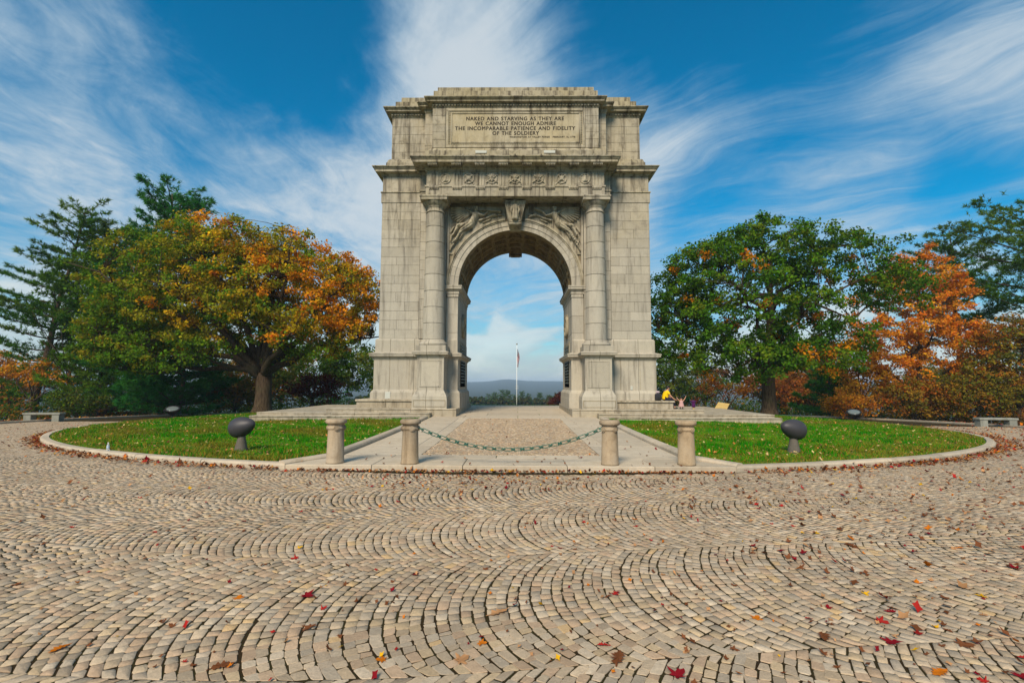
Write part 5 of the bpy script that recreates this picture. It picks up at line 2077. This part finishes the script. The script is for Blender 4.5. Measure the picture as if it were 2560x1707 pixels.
def oak_col(C, rg):
    n = len(C)
    pal = A([(.060, .155, .010), (.095, .195, .012), (.150, .235, .014), (.070, .165, .012)])
    out = pal[rg.integers(0, 4, n)]
    o = (rg.random(n) < .05 + .10 * (C[:, 0] > 1) * (C[:, 2] < 8))[:, None]
    return np.where(o, (ORG * .75)[None], out)


broadleaf('oak_tree', 'large green oak with open crown right of the arch', 'tree', at(18.95, 37.7), 3.2, .47,
          [(-1.6, 0, 8.8, 6.6, 5.0, 4.6, 310), (6.0, 0, 10.7, 4.3, 4.0, 3.3, 150), (-6.2, -.5, 6.2, 3.3, 3.8, 3.9, 125), (.6, 0, 12.8, 4.8, 3.4, 2.3, 130), (-4.6, 0, 10.4, 3.3, 3, 2.7, 60), (3.6, .5, 6.0, 4.0, 3.6, 2.0, 90), (-2.5, -1.0, 4.2, 5.0, 3.0, 1.6, 110), (3.0, -1.5, 4.2, 3.2, 2.4, 1.4, 50), (10.0, 0, 9.4, 2.2, 2.5, 2.0, 40)],
          None, .23, 62, 7, spread=.37, nlimb=18, colour_fn=oak_col, leader=(.5, 0, 11.2), hollow=.38)

PO = A([(.60, .235, .018), (.52, .18, .016), (.66, .29, .025), (.44, .16, .018), (.56, .25, .024)])
broadleaf('orange_maple', 'tall burnt orange maple beyond the right road', 'tree', at(36.6, 46), 2.2, .30,
          [(0, 0, 9.4, 5.2, 4.4, 4.6, 150), (1.2, 0, 13.2, 3.2, 3, 2.5, 75), (-3.8, -.5, 6.4, 3.4, 3, 2.6, 55), (4.0, 0, 6.6, 3.2, 3, 2.6, 50), (.5, -.5, 4.4, 4.4, 3, 1.6, 36)],
          PO * A((1.3, 1.22, 1.1)), .22, 84, 12, spread=.38, nlimb=15, leader=(.8, 0, 12.2))
PG = A([(.050, .135, .009), (.075, .165, .010), (.110, .190, .014)])
PG2 = A([(.026, .140, .022), (.036, .175, .028), (.052, .190, .026)])
conifer('pine_tree', 'tall open pine at the far left edge, reaching highest there', 'tree', at(-46.6, 48), 20.6, 1.2, 6.2, PG, 3, whorl=.95, lean=(3.6, 0), nper=5, gap=.2, shape=lambda t: .55 + .55 * math.sin(math.pi * min(1, t * 1.05)) * (1 - .35 * t) - .25 * t, trunk_r=.36, tufts_m=2.3)
conifer('pine_tree', 'pine with bare lower trunk behind the left edge of the maple', 'tree', at(-41.6, 50), 19.0, 4.5, 6.2, PG, 8, whorl=.80, nper=6, gap=.12, trunk_r=.36, shape=lambda t: .7 + .35 * math.sin(math.pi * t) - .45 * t, tufts_m=2.3)
conifer('pine_tree', 'dense dark green pine whose top rises over the maple', 'tree', at(-33.3, 46.5), 21.2, 1.4, 6.9, PG2, 14, whorl=.72, nper=6, gap=.08, trunk_r=.38, shape=lambda t: .95 - .55 * t - .25 * max(0, t - .8), tufts_m=2.3, barkm=M_PBARK2)
conifer('pine_tree', 'pine rising behind the orange maple on the right', 'tree', at(47.6, 54), 21.0, 3.0, 6.6, PG * .9, 21, whorl=1.1, nper=5, gap=.28, trunk_r=.40, shape=lambda t: .6 + .5 * math.sin(math.pi * min(1, t * 1.1)) - .3 * t, tufts_m=2.2)
conifer('pine_tree', 'pine at the right edge with branches reaching into the picture', 'tree', at(52.5, 47.5), 22.6, 6.0, 9.6, PG * .9, 33, whorl=1.25, nper=5, gap=.22, trunk_r=.42, shape=lambda t: .55 + .55 * math.sin(math.pi * min(1, t * 1.05)) - .2 * t, tufts_m=1.9)
conifer('spruce_tree', 'dark green conifer standing under the right side of the oak', 'tree', at(31.8, 51), 6.8, .3, 3.0, PG2 * .9, 41, whorl=.45, nper=6, gap=.05, trunk_r=.16, shape=lambda t: 1 - .85 * t, tufts_m=2.6)

# smaller trees and shrubs, each its own kind of colour
POB = A([(.27, .19, .020), (.34, .16, .020), (.19, .16, .018), (.40, .14, .016), (.14, .14, .02)])
PRU = A([(.28, .095, .020), (.21, .075, .020), (.34, .125, .022)])
PGB = A([(.07, .14, .016), (.11, .16, .018), (.055, .105, .016), (.15, .165, .02)])
PRD = A([(.12, .020, .012), (.09, .018, .012), (.15, .035, .012)])
small = [
    # name, label, x, y, fork, r, lobes, pal, leaf, per, seed
    ('orange_tree', 'small orange tree at the far left edge under the pine', -43.5, 44.5, 1.6, .12, [(0, 0, 4.2, 2.0, 1.8, 1.1, 30), (1.6, 0, 3.3, 1.4, 1.4, .8, 14)], PO, .21, 40, 51),
    ('green_tree', 'low wide green tree between the maple trunk and the arch', -22.5, 55, 1.5, .22, [(0, 0, 4.4, 6.4, 4, 3.3, 250), (4.4, 0, 5.0, 3.2, 3, 3.0, 110)], PGB * 1.35, .25, 56, 52),
    ('red_shrub', 'dark red shrub between the maple trunk and the arch base', -20.2, 50.5, .5, .10, [(0, 0, 2.4, 2.6, 1.8, 1.6, 80)], PRD, .19, 50, 53),
    ('olive_shrub', 'yellow olive shrub left of the maple trunk', -27.6, 49, .5, .10, [(0, 0, 2.1, 3.2, 2, 1.8, 110)], POB * .9, .2, 50, 54),
    ('rust_tree', 'low rust red tree right of the oak trunk', 36.5, 62, .9, .14, [(0, 0, 3.4, 4.0, 3, 2.5, 130), (-3.4, 0, 2.6, 2.6, 2, 1.7, 50)], PRU, .25, 54, 55),
    ('brown_tree', 'sparse reddish brown tree between the arch and the oak trunk', 24.4, 58, .9, .12, [(0, 0, 3.3, 3.2, 2.4, 2.2, 60), (-2, 0, 2.6, 2, 2, 1.4, 24)], PRU * .9, .19, 34, 56),
    ('green_tree', 'olive green tree just right of the arch behind the seated person', 22.0, 72, 1.6, .2, [(0, 0, 4.6, 4.0, 3, 3.6, 150)], PGB * .9, .28, 52, 57),
    ('olive_tree', 'yellow brown tree at the right edge behind the bench', 41.6, 42.0, 1.3, .18, [(0, 0, 5.4, 3.8, 3, 3.6, 190), (-2.2, 0, 3.0, 2.8, 2, 2.0, 70)], POB, .22, 56, 58),
    ('orange_shrub', 'orange shrub at the foot of the orange maple', 33.8, 43.2, .4, .08, [(0, 0, 1.8, 3.2, 1.8, 1.6, 110)], POB * A((1.15, .95, 1)), .2, 50, 59),
    ('orange_shrub', 'bright orange low shrub right of the right floodlight', 28.0, 42.6, .3, .06, [(0, 0, 1.1, 2.2, 1.4, 1.0, 60)], PO * .95, .18, 46, 60),
    ('brown_shrub', 'brown olive shrub between the orange maple and the right bench', 37.6, 41.6, .4, .08, [(0, 0, 2.0, 2.8, 1.8, 1.9, 110)], POB * .8, .2, 50, 61),
    ('gold_tree', 'small bright golden orange tree left of the orange maple', 31.2, 45.5, 1.2, .12, [(0, 0, 5.2, 1.8, 1.6, 1.9, 50), (.6, 0, 3.0, 2.4, 1.8, 1.6, 60)], PO * A((1.05, 1.15, 1)), .22, 50, 62),
    ('green_shrub', 'low green shrub behind the left bench', -36.6, 41.5, .4, .08, [(0, 0, 1.2, 2.4, 1.6, 1.0, 55)], PGB * .8, .18, 46, 63),
]
for (nm, lab, x, y, fk, r_, lb, pal, lf_, per, sd) in small:
    broadleaf(nm, lab, 'shrub' if 'shrub' in nm else 'tree', at(x, y), fk, r_, lb, pal, lf_, per, sd, spread=.40, nlimb=8, twigs=.35)
# bare saplings
mb = MB()
mb.tube([(0, 0, -.3), (.05, 0, 2.2), (-.1, 0, 4.0)], [.16, .12, .09], 8)
rgx = np.random.default_rng(9)
for k in range(22):
    z0 = rgx.uniform(2.2, 4.0)
    a_ = rgx.uniform(0, 6.28)
    L_ = rgx.uniform(1.5, 4.2)
    pts = bez((0, 0, z0), (math.cos(a_) * L_ * .4, math.sin(a_) * L_ * .4, z0 + L_ * .5), (math.cos(a_) * L_ * .7, math.sin(a_) * L_ * .7, z0 + L_), 6)
    mb.tube([tuple(p) for p in pts], list(np.linspace(.05, .012, 6)), 5)
bare_me = mesh_from('trunk', mb.V, mb.F, smooth=True)
for (x, y, s_, lab) in ((-41.5, 46, 1.25, 'thin bare forked tree between the two left pines'), (45.5, 44, 1.3, 'bare leafless branching tree by the right edge pines')):
    t_ = tag(empty('bare_tree', at(x, y)), lab, 'tree')
    t_.scale = (s_, s_, s_)
    obj('trunk', bare_me, M_BARK, t_)

# background belt: a few kinds, copied
protos = []
for k, (pal, sd) in enumerate(((PGB, 71), (POB, 72), (PRU, 73), (PO * .8, 74))):
    protos.append(broadleaf('', '', '', None, 1.6, .2, [(0, 0, 5.0, 4.2, 3.4, 3.6, 150), (1.6, 0, 3.0, 3.4, 3, 2.2, 70)], pal, .30, 40, sd, build=False, spread=.5, nlimb=8, twigs=.3))
protos.append(conifer('', '', '', None, 10.5, 1.0, 3.2, PG2, 75, build=False, whorl=.7, tufts_m=1.6, blades=9, trunk_r=.2, shape=lambda t: 1 - .8 * t))
names = ['green_tree', 'olive_tree', 'rust_tree', 'orange_tree', 'pine_tree']
cols_w = ['green', 'olive brown', 'rust coloured', 'orange', 'dark evergreen']
conifer('spruce_tree', 'bushy dark green conifer under the left half of the maple', 'tree', at(-29.6, 44.0), 8.6, .4, 4.6, PG2, 43, whorl=.5, nper=6, gap=.06, trunk_r=.18, shape=lambda t: 1 - .8 * t, tufts_m=2.0)
conifer('spruce_tree', 'broad low conifer with spreading boughs behind the left bench', 'tree', at(-38.6, 46.0), 5.2, .5, 5.2, PG, 44, whorl=.5, nper=6, gap=.10, trunk_r=.16, shape=lambda t: 1 - .6 * t, tufts_m=1.8)
belt = []
rgb_ = np.random.default_rng(77)
for x in np.linspace(-88, -20, 13):
    belt.append((x + rgb_.normal(0, 1.5), rgb_.uniform(66, 86), 'left'))
for x in np.linspace(24, 96, 15):
    belt.append((x + rgb_.normal(0, 1.5), rgb_.uniform(68, 90), 'right'))
RANK = ['leftmost', 'second from the left', 'third from the left', 'fourth from the left', 'fifth from the left', 'sixth from the left', 'seventh from the left', 'eighth from the left', 'ninth from the left', 'tenth from the left', 'eleventh from the left', 'rightmost']
by_kind = {}
for k, (x, y, sd_) in enumerate(belt):
    p = int(rgb_.choice(5, p=[.42, .16, .06, .04, .32] if sd_ == 'left' else [.22, .28, .24, .16, .10]))
    t_ = tag(empty(names[p], at(x, y), rgb_.uniform(0, 6.28)), f'{cols_w[p]} background tree in the belt beyond the road on the {sd_}', 'tree', f'{cols_w[p]} background trees on the {sd_}')
    s_ = rgb_.uniform(.75, 1.15)
    t_.scale = (s_ * 1.1, s_ * 1.1, s_)
    obj('trunk', protos[p][0], None, t_)
    obj('crown', protos[p][1], None, t_)
    by_kind.setdefault((p, sd_), []).append((x / y, t_))
for (p, sd_), L in by_kind.items():
    L.sort(key=lambda e_: e_[0])
    for k, (_, t_) in enumerate(L):
        w_ = 'only' if len(L) == 1 else RANK[k]
        t_['label'] = f'{w_} of the {cols_w[p]} background trees beyond the {sd_} road'
# seen through the arch: pines on the far slope
pin = [conifer('', '', '', None, 18, 5.5, 5.0, PG * .8, 80 + k, build=False, whorl=1.3, tufts_m=1.0, blades=8, tuft=.8, bw=.10, trunk_r=.3, gap=.2, shape=lambda t: .75 + .3 * math.sin(3.14 * t) - .4 * t) for k in range(2)]
far = [(-17.5, 230, .52), (-13.5, 236, .76), (-10.2, 228, .80), (-7.0, 234, .96), (-4.4, 230, .90), (-1.6, 240, .70), (2.2, 232, .86), (5.4, 238, .78), (10.4, 230, .80), (14.6, 236, .72), (18.0, 230, .78), (22.2, 236, .84)]
zf = z_any(0, 232)
for k, (x, y, s_) in enumerate(far):
    t_ = tag(empty('pine_tree', (x, y, zf), k * 1.3), f'{RANK[k]} of the small distant pines seen through the arch', 'tree', 'distant pines seen through the arch')
    hgt_ = (1.9 - 18.0 / 1245 * y - zf) * (s_ / .9)
    t_.scale = (hgt_ / 18 * 1.05,) * 2 + (hgt_ / 18,)
    obj('trunk', pin[k % 2][0], None, t_)
    obj('crown', pin[k % 2][1], None, t_)
broadleaf('red_tree', 'dark red round tree seen through the arch at right', 'tree', (11.2, 110, z_any(11.2, 110)), 1.2, .2, [(0, 0, 2.0, 3.4, 3, 1.7, 120), (-2.2, 0, 1.2, 2.0, 2, 1.0, 30)], PRD * .75, .30, 46, 91, spread=.55, nlimb=7, twigs=.3)
# a far wood that reads as one mass
rgw = np.random.default_rng(5)
n = 26000
x = rgw.uniform(-70, 70, n)
y = rgw.uniform(205, 226, n)
top = (1.9 - (39 + 5 * np.sin(x * .35) * np.sin(x * .9 + 1) + 3 * np.sin(x * 2.1)) / 1245 * 215)
zz = zf + (top - zf) * (1 - rgw.random(n) ** 2.0 * .9)
P = np.stack([x, y, zz], -1)
wc = A([(.035, .060, .012), (.05, .055, .012), (.022, .045, .012), (.06, .05, .012)])[rgw.integers(0, 4, n)]
V, F, cc = leaves(P, rgw.normal(size=(n, 3)) + A((0, -.5, .6)), 1.5, wc * (.7 + .6 * rgw.random((n, 1))), rgw)
tag(obj('distant_wood', mesh_from('distant_wood', V, F, cc), M_LEAF), 'dark green distant wood seen through the arch', 'wood', kind='stuff')

# ------------------------------------------------------------------ fallen leaves
LEAFCOL = dict(red=(.34, .022, .018), crimson=(.20, .010, .016), brown=(.17, .062, .026), orange=(.52, .15, .012), yellow=(.62, .34, .012), tan=(.42, .22, .10))


def maple_outline(rg):
    out = []
    for k, (a_, r_) in enumerate(((-90, .16), (-62, .42), (-40, .60), (-22, .36), (2, .78), (8, .92), (22, .62), (40, .40), (60, .72), (78, .78), (90, 1.0), (102, .78), (120, .72), (140, .40), (158, .62), (172, .92), (178, .78), (202, .36), (220, .60), (242, .42))):
        rr_ = r_ * rg.uniform(.9, 1.1)
        out.append((rr_ * math.cos(R_(a_)), rr_ * math.sin(R_(a_))))
    return out


def oak_outline(rg):
    L, out = [], []
    for (y_, w_) in ((-1.0, .05), (-.7, .10), (-.5, .36), (-.38, .16), (-.15, .46), (-.02, .18), (.25, .52), (.38, .20), (.58, .36), (.70, .14), (.95, .10)):
        L.append((y_, w_ * rg.uniform(.9, 1.1)))
    out = [(w_, y_) for y_, w_ in L] + [(-w_ * rg.uniform(.9, 1.1), y_) for y_, w_ in L[::-1]]
    return out


def leaf_mesh(kind, rg):
    o = maple_outline(rg) if kind == 'maple' else oak_outline(rg)
    n_ = len(o)
    cu, cv = rg.uniform(.2, 1.0), rg.uniform(-.4, .8)
    V = [(0, 0, .03)]
    for (x_, y_) in o:
        V.append((x_, y_, .04 + cu * x_ * x_ * .5 + cv * y_ * y_ * .4 + rg.normal(0, .03)))
    F = [(0, 1 + k, 1 + (k + 1) % n_) for k in range(n_)]
    # stalk
    b = len(V)
    V += [(-.02, -.1, .04), (.02, -.1, .04), (.10, -.75, .10)] if kind == 'maple' else [(-.02, -.9, .04), (.02, -.9, .04), (.04, -1.25, .08)]
    F.append((b, b + 1, b + 2))
    V = np.array(V)
    zmin = V[:, 2].min()
    V[:, 2] -= zmin
    return V, F


rgl = np.random.default_rng(21)
leaf_var = {}
for cname, c in LEAFCOL.items():
    for kd in ('maple', 'oak'):
        for v_ in range(2):
            V, F = leaf_mesh(kd, rgl)
            cc = np.array(c)[None] * (.8 + .4 * rgl.random((len(V), 1)))
            me = mesh_from('leaf', V, F, cc)
            me.materials.append(M_LITTER)
            leaf_var[(cname, kd, v_)] = me

placed = []


def px_ground(px, py):
    """ground point below a direction; only used to list where the larger leaves lie"""
    th_ = cam.matrix_world.to_3x3() @ Vector(((px - 1280) / 1245, (853.5 - py) / 1245, -1))
    t = (0 - CAM[2]) / th_.z
    return CAM[0] + th_.x * t, th_.y * t


NOTED = [  # where the larger leaves lie on the cobbles, read from the picture
    (1545, 1645, 'brown', 'oak', .105, 'large brown oak leaf lying near the bottom centre of the cobbles'), (1692, 1688, 'crimson', 'maple', .085, 'dark red maple leaf at the bottom edge, right of centre'), (2228, 1603, 'crimson', 'maple', .085, 'dark crimson maple leaf low on the right'),
    (1202, 1606, 'orange', 'maple', .055, 'small orange and red leaf right of the bottom centre'), (957, 1648, 'orange', 'maple', .055, 'bright orange leaf low left of the centre'), (1880, 1364, 'crimson', 'maple', .07, 'crimson maple leaf in mid cobbles on the right'),
    (2459, 1491, 'yellow', 'maple', .065, 'bright yellow leaf near the right edge'), (2039, 1332, 'yellow', 'maple', .06, 'bright yellow leaf in the upper right cobbles'), (2199, 1551, 'red', 'maple', .07, 'red maple leaf low right near the orange ones'),
    (765, 1488, 'crimson', 'maple', .09, 'dark red brown leaf in the left middle of the cobbles'), (150, 1620, 'orange', 'oak', .075, 'orange brown leaf in the lower left corner area'), (595, 1495, 'orange', 'maple', .06, 'orange leaf left of the middle of the cobbles'),
    (775, 1565, 'brown', 'maple', .085, 'brown maple leaf in the lower left middle'), (1036, 1436, 'crimson', 'maple', .06, 'small dark leaf with red tip left of centre'), (1245, 1530, 'tan', 'oak', .12, 'pale tan oak leaf lying at the lower centre'), (552, 1665, 'brown', 'oak', .085, 'brown oak leaf at the bottom left'),
    (1150, 1650, 'tan', 'maple', .08, 'tan leaf near the bottom, left of the oak leaf'), (2060, 1590, 'brown', 'oak', .09, 'brown curled leaf low right of centre'), (2405, 1610, 'brown', 'maple', .09, 'brown maple leaf in the lower right'), (2540, 1420, 'crimson', 'maple', .1, 'dark clump leaf at the right edge'),
    (1890, 1545, 'orange', 'maple', .06, 'orange leaf in the lower right middle'), (2350, 1680, 'orange', 'oak', .08, 'orange and brown leaf at the bottom right'), (2555, 1690, 'crimson', 'maple', .09, 'crimson leaf in the bottom right corner'), (1400, 1370, 'crimson', 'maple', .05, 'small crimson leaf in the central cobbles'),
    (740, 1395, 'red', 'maple', .065, 'red leaf in the left central cobbles'), (1590, 1315, 'red', 'maple', .05, 'small red leaf in the right central cobbles'), (2130, 1365, 'brown', 'oak', .1, 'brown curled leaf among the right cobbles'), (40, 1460, 'brown', 'maple', .08, 'dark brown leaf at the left edge'),
]
for (px, py, cn, kd, sz, lab) in NOTED:
    x, y = px_ground(px, py)
    o = tag(obj('fallen_leaf', leaf_var[(cn, kd, 0)]), lab, 'leaf', 'larger fallen leaves on the cobbles')
    o.location = (x, y, float(z_road(x, y)) + .004)
    o.scale = (sz, sz, sz)
    o.rotation_euler = (rgl.normal(0, .08), rgl.normal(0, .08), rgl.uniform(0, 6.28))
    placed.append((x, y))
keys = ['red', 'crimson', 'brown', 'orange', 'yellow', 'tan']
cnt = 0
while cnt < 265:
    y = 3.2 + 7.6 * rgl.random() ** .75
    u = rgl.uniform(-1.02, 1.02)
    dens_ = .35 + .65 * max(0, u) + .3 * math.exp(-((u * y + .4) / 1.6) ** 2) * (y > 7)
    if rgl.random() > dens_:
        continue
    x = u * y
    if math.hypot(x, y - RC) < R_IN + .1 or (abs(x) < 5.1 and y > APR_F - .1):
        continue
    cn = keys[rgl.choice(6, p=[.10, .09, .46, .12, .04, .19])]
    kd = 'maple' if rgl.random() < .7 else 'oak'
    side_ = 'left' if x < -1.2 else ('right' if x > 1.2 else 'central')
    o = tag(obj('fallen_leaf', leaf_var[(cn, kd, int(rgl.integers(0, 2)))]), f'one of the small {cn} {kd} leaves scattered over the {side_} cobbles', 'leaf', f'small {cn} {kd} leaves on the {side_} cobbles')
    sz = rgl.uniform(.030, .054)
    o.location = (x, y, float(z_road(x, y)) + .004)
    o.scale = (sz, sz, sz * 1.3)
    o.rotation_euler = (rgl.normal(0, .15), rgl.normal(0, .15), rgl.uniform(0, 6.28))
    cnt += 1
# the uncounted rest: drift along the curbs, litter on lawn, far road and outer grass
PX, PY, PZ, PS, PN = [], [], [], [], []


def litter(x, y, z, s, flatness=.35):
    PX.append(x); PY.append(y); PZ.append(z); PS.append(s)


n = 3900       # drift against the lawn curb
t = np.concatenate([rgl.uniform(.22, 1.45, int(n * .56)), -rgl.uniform(.22, 1.35, n - int(n * .56))])
wdt = np.where(t > 0, .30 + .5 * np.clip((np.abs(t) - .55), 0, 1), .22)
r = R_IN + .02 + np.abs(rgl.normal(0, 1, n)) * wdt
x, y = ring_pt(r, t)
litter(x, y, z_road(x, y) + .01 + np.abs(rgl.normal(0, .03, n)) * np.exp(-(r - R_IN) * 3), rgl.uniform(.03, .065, n))
n = 700        # drift against the apron step
x = rgl.uniform(-5.0, 5.0, n)
y = APR_F - .02 - np.abs(rgl.normal(0, .16, n))
litter(x, y, z_road(x, y) + .012, rgl.uniform(.025, .055, n))
n = 420        # scattered patch in front of the apron
x = rgl.normal(-.6, 1.5, n)
y = 10.2 + rgl.normal(0, .75, n)
k_ = (y < APR_F - .1) & (y > 7.5)
x, y = x[k_], y[k_]
litter(x, y, z_road(x, y) + .01, rgl.uniform(.025, .05, len(x)))
n = 2600       # right hand road
t = rgl.uniform(.10, 1.5, n)
r = R_IN + .1 + 7.5 * rgl.random(n) ** .8
x, y = ring_pt(r, t)
litter(x, y, z_road(x, y) + .01, rgl.uniform(.03, .06, n))
n = 700        # small crumbs of leaf over the near cobbles, thicker to the right
y = 3.0 + 8 * rgl.random(n)
x = (-1 + 2 * rgl.random(n) ** .65) * y
k_ = (np.hypot(x, y - RC) > R_IN + .1) & ~((np.abs(x) < 5.2) & (y > APR_F - .1))
x, y = x[k_], y[k_]
litter(x, y, z_road(x, y) + .008, rgl.uniform(.012, .034, len(x)))
n = 500        # left road
t = -rgl.uniform(.2, 1.4, n)
r = R_IN + .1 + 7 * rgl.random(n)
x, y = ring_pt(r, t)
litter(x, y, z_road(x, y) + .01, rgl.uniform(.03, .055, n))
n = 5200       # lawn
r = R_IN * np.sqrt(rgl.random(n)) - .3
t = rgl.uniform(-1.6, 1.6, n)
x, y = ring_pt(np.abs(r), t)
k_ = (np.abs(x) > 4.65) & ~((np.abs(x) < 13.6) & (y > 25.2) & (y < 36))
x, y = x[k_], y[k_]
lawn_lo = sum(len(a_) for a_ in PX)
litter(x, y, z_isl(x, y) + .045, rgl.uniform(.03, .06, len(x)))
lawn_hi = sum(len(a_) for a_ in PX)
n = 130        # walkway
x = rgl.uniform(-4.2, 4.2, n)
y = 11.4 + 13.8 * rgl.random(n) ** 1.4
litter(x, y, z_isl(0 * x, y) + .03, rgl.uniform(.025, .055, n))
n = 2400       # grass verge outside the road
t = rgl.uniform(-2.0, 2.0, n)
t = np.sign(t) * (np.abs(t) * .5 + 1.0)
r = 30.9 + 6 * rgl.random(n)
x, y = ring_pt(r, t)
litter(x, y, z_road(x, y) - .05, rgl.uniform(.06, .12, n))
X, Y, Z, S = map(np.concatenate, (PX, PY, PZ, PS))
n = len(X)
ao = np.linspace(0, 2 * np.pi, 8, endpoint=False)
ro_ = np.array([1.0, .55, .9, .5, 1.0, .55, .9, .5])
an = rgl.uniform(0, 6.28, n)
tx, ty = rgl.normal(0, .35, n), rgl.normal(0, .35, n)
px_ = np.cos(ao[None] + an[:, None]) * ro_ * S[:, None] * rgl.uniform(.6, 1.0, (n, 1))
py_ = np.sin(ao[None] + an[:, None]) * ro_ * S[:, None]
pz_ = px_ * tx[:, None] + py_ * ty[:, None] + (px_ ** 2 + py_ ** 2) / S[:, None] * rgl.uniform(-.2, .6, (n, 1))
pz_ -= np.minimum(pz_.min(1, keepdims=True), 0)
V = np.concatenate([np.stack([px_ + X[:, None], py_ + Y[:, None], pz_ + Z[:, None]], -1), np.stack([X, Y, Z + .008], -1)[:, None]], 1)
kk = np.arange(8)
tri = np.stack([kk, (kk + 1) % 8, np.full(8, 8)], -1)
F = (tri[None] + np.arange(n)[:, None, None] * 9).reshape(-1, 3)
cl = np.array([LEAFCOL[k_] for k_ in keys])[rgl.choice(6, n, p=[.07, .05, .50, .12, .03, .23])] * (.65 + .6 * rgl.random((n, 1)))
lc = np.array([LEAFCOL['tan'], (.62, .45, .20), (.50, .20, .05), LEAFCOL['brown']])[rgl.choice(4, lawn_hi - lawn_lo, p=[.40, .30, .18, .12])]
cl[lawn_lo:lawn_hi] = lc * (.7 + .5 * rgl.random((len(lc), 1)))
tag(obj('leaf_litter', mesh_from('leaf_litter', V.reshape(-1, 3), F, np.repeat(cl, 9, 0)), M_LITTER), 'brown and orange fallen leaves drifted along curbs and lawn', 'leaf litter', kind='stuff')

# undergrowth under the trees beyond the road, one uncountable mass
rgu = np.random.default_rng(15)
n = 38000
t = np.where(rgu.random(n) < .5, -1, 1) * rgu.uniform(.62, 2.7, n)
r = rgu.uniform(39, 52, n)
x, y = ring_pt(r, np.pi - np.sign(t) * (np.pi - np.abs(t)))
hh = 1.25 + .8 * np.sin(t * 9 + 1) * np.sin(t * 23) + .7 * np.sin(t * 41 + r * .5)
z = z_road(x, y) - .1 + np.clip(hh, .5, 3.4) * rgu.random(n) ** .8
P = np.stack([x, y, z], -1)
sel = (np.sin(t * 5.3 + 2) + rgu.normal(0, .5, n) + np.where(x < 0, .9, -.1) > .1)
ua, ub = A([(.045, .095, .012), (.08, .115, .014), (.030, .070, .012)]), A([(.26, .13, .018), (.20, .075, .018), (.16, .12, .018)])
uc = np.where(sel[:, None], ua[rgu.integers(0, 3, n)], ub[rgu.integers(0, 3, n)]) * (.6 + .7 * rgu.random((n, 1)))
V, F, cc = leaves(P, rgu.normal(size=(n, 3)) + A((0, -.4, .6)), .30, uc, rgu)
tag(obj('undergrowth', mesh_from('undergrowth', V, F, cc), M_LEAF), 'tangled green and brown undergrowth below the trees beyond the road', 'undergrowth', kind='stuff')

# ------------------------------------------------------------------ haze: thin even air over the whole place
hm, q = new_mat('haze_air')
pv = q.n('ShaderNodeVolumePrincipled')
pv.inputs['Color'].default_value = (.62, .80, 1.0, 1)
pv.inputs['Density'].default_value = 0.00034
pv.inputs['Anisotropy'].default_value = 0.0
ho = q.n('ShaderNodeOutputMaterial')
q.link(pv.outputs[0], ho.inputs['Volume'])
hz = MB().box(-4300, 4300, -4300 + RC, 4300 + RC, -27, 40).build('haze', hm)
tag(hz, 'thin blue haze in the air over the whole place', 'haze', kind='stuff')
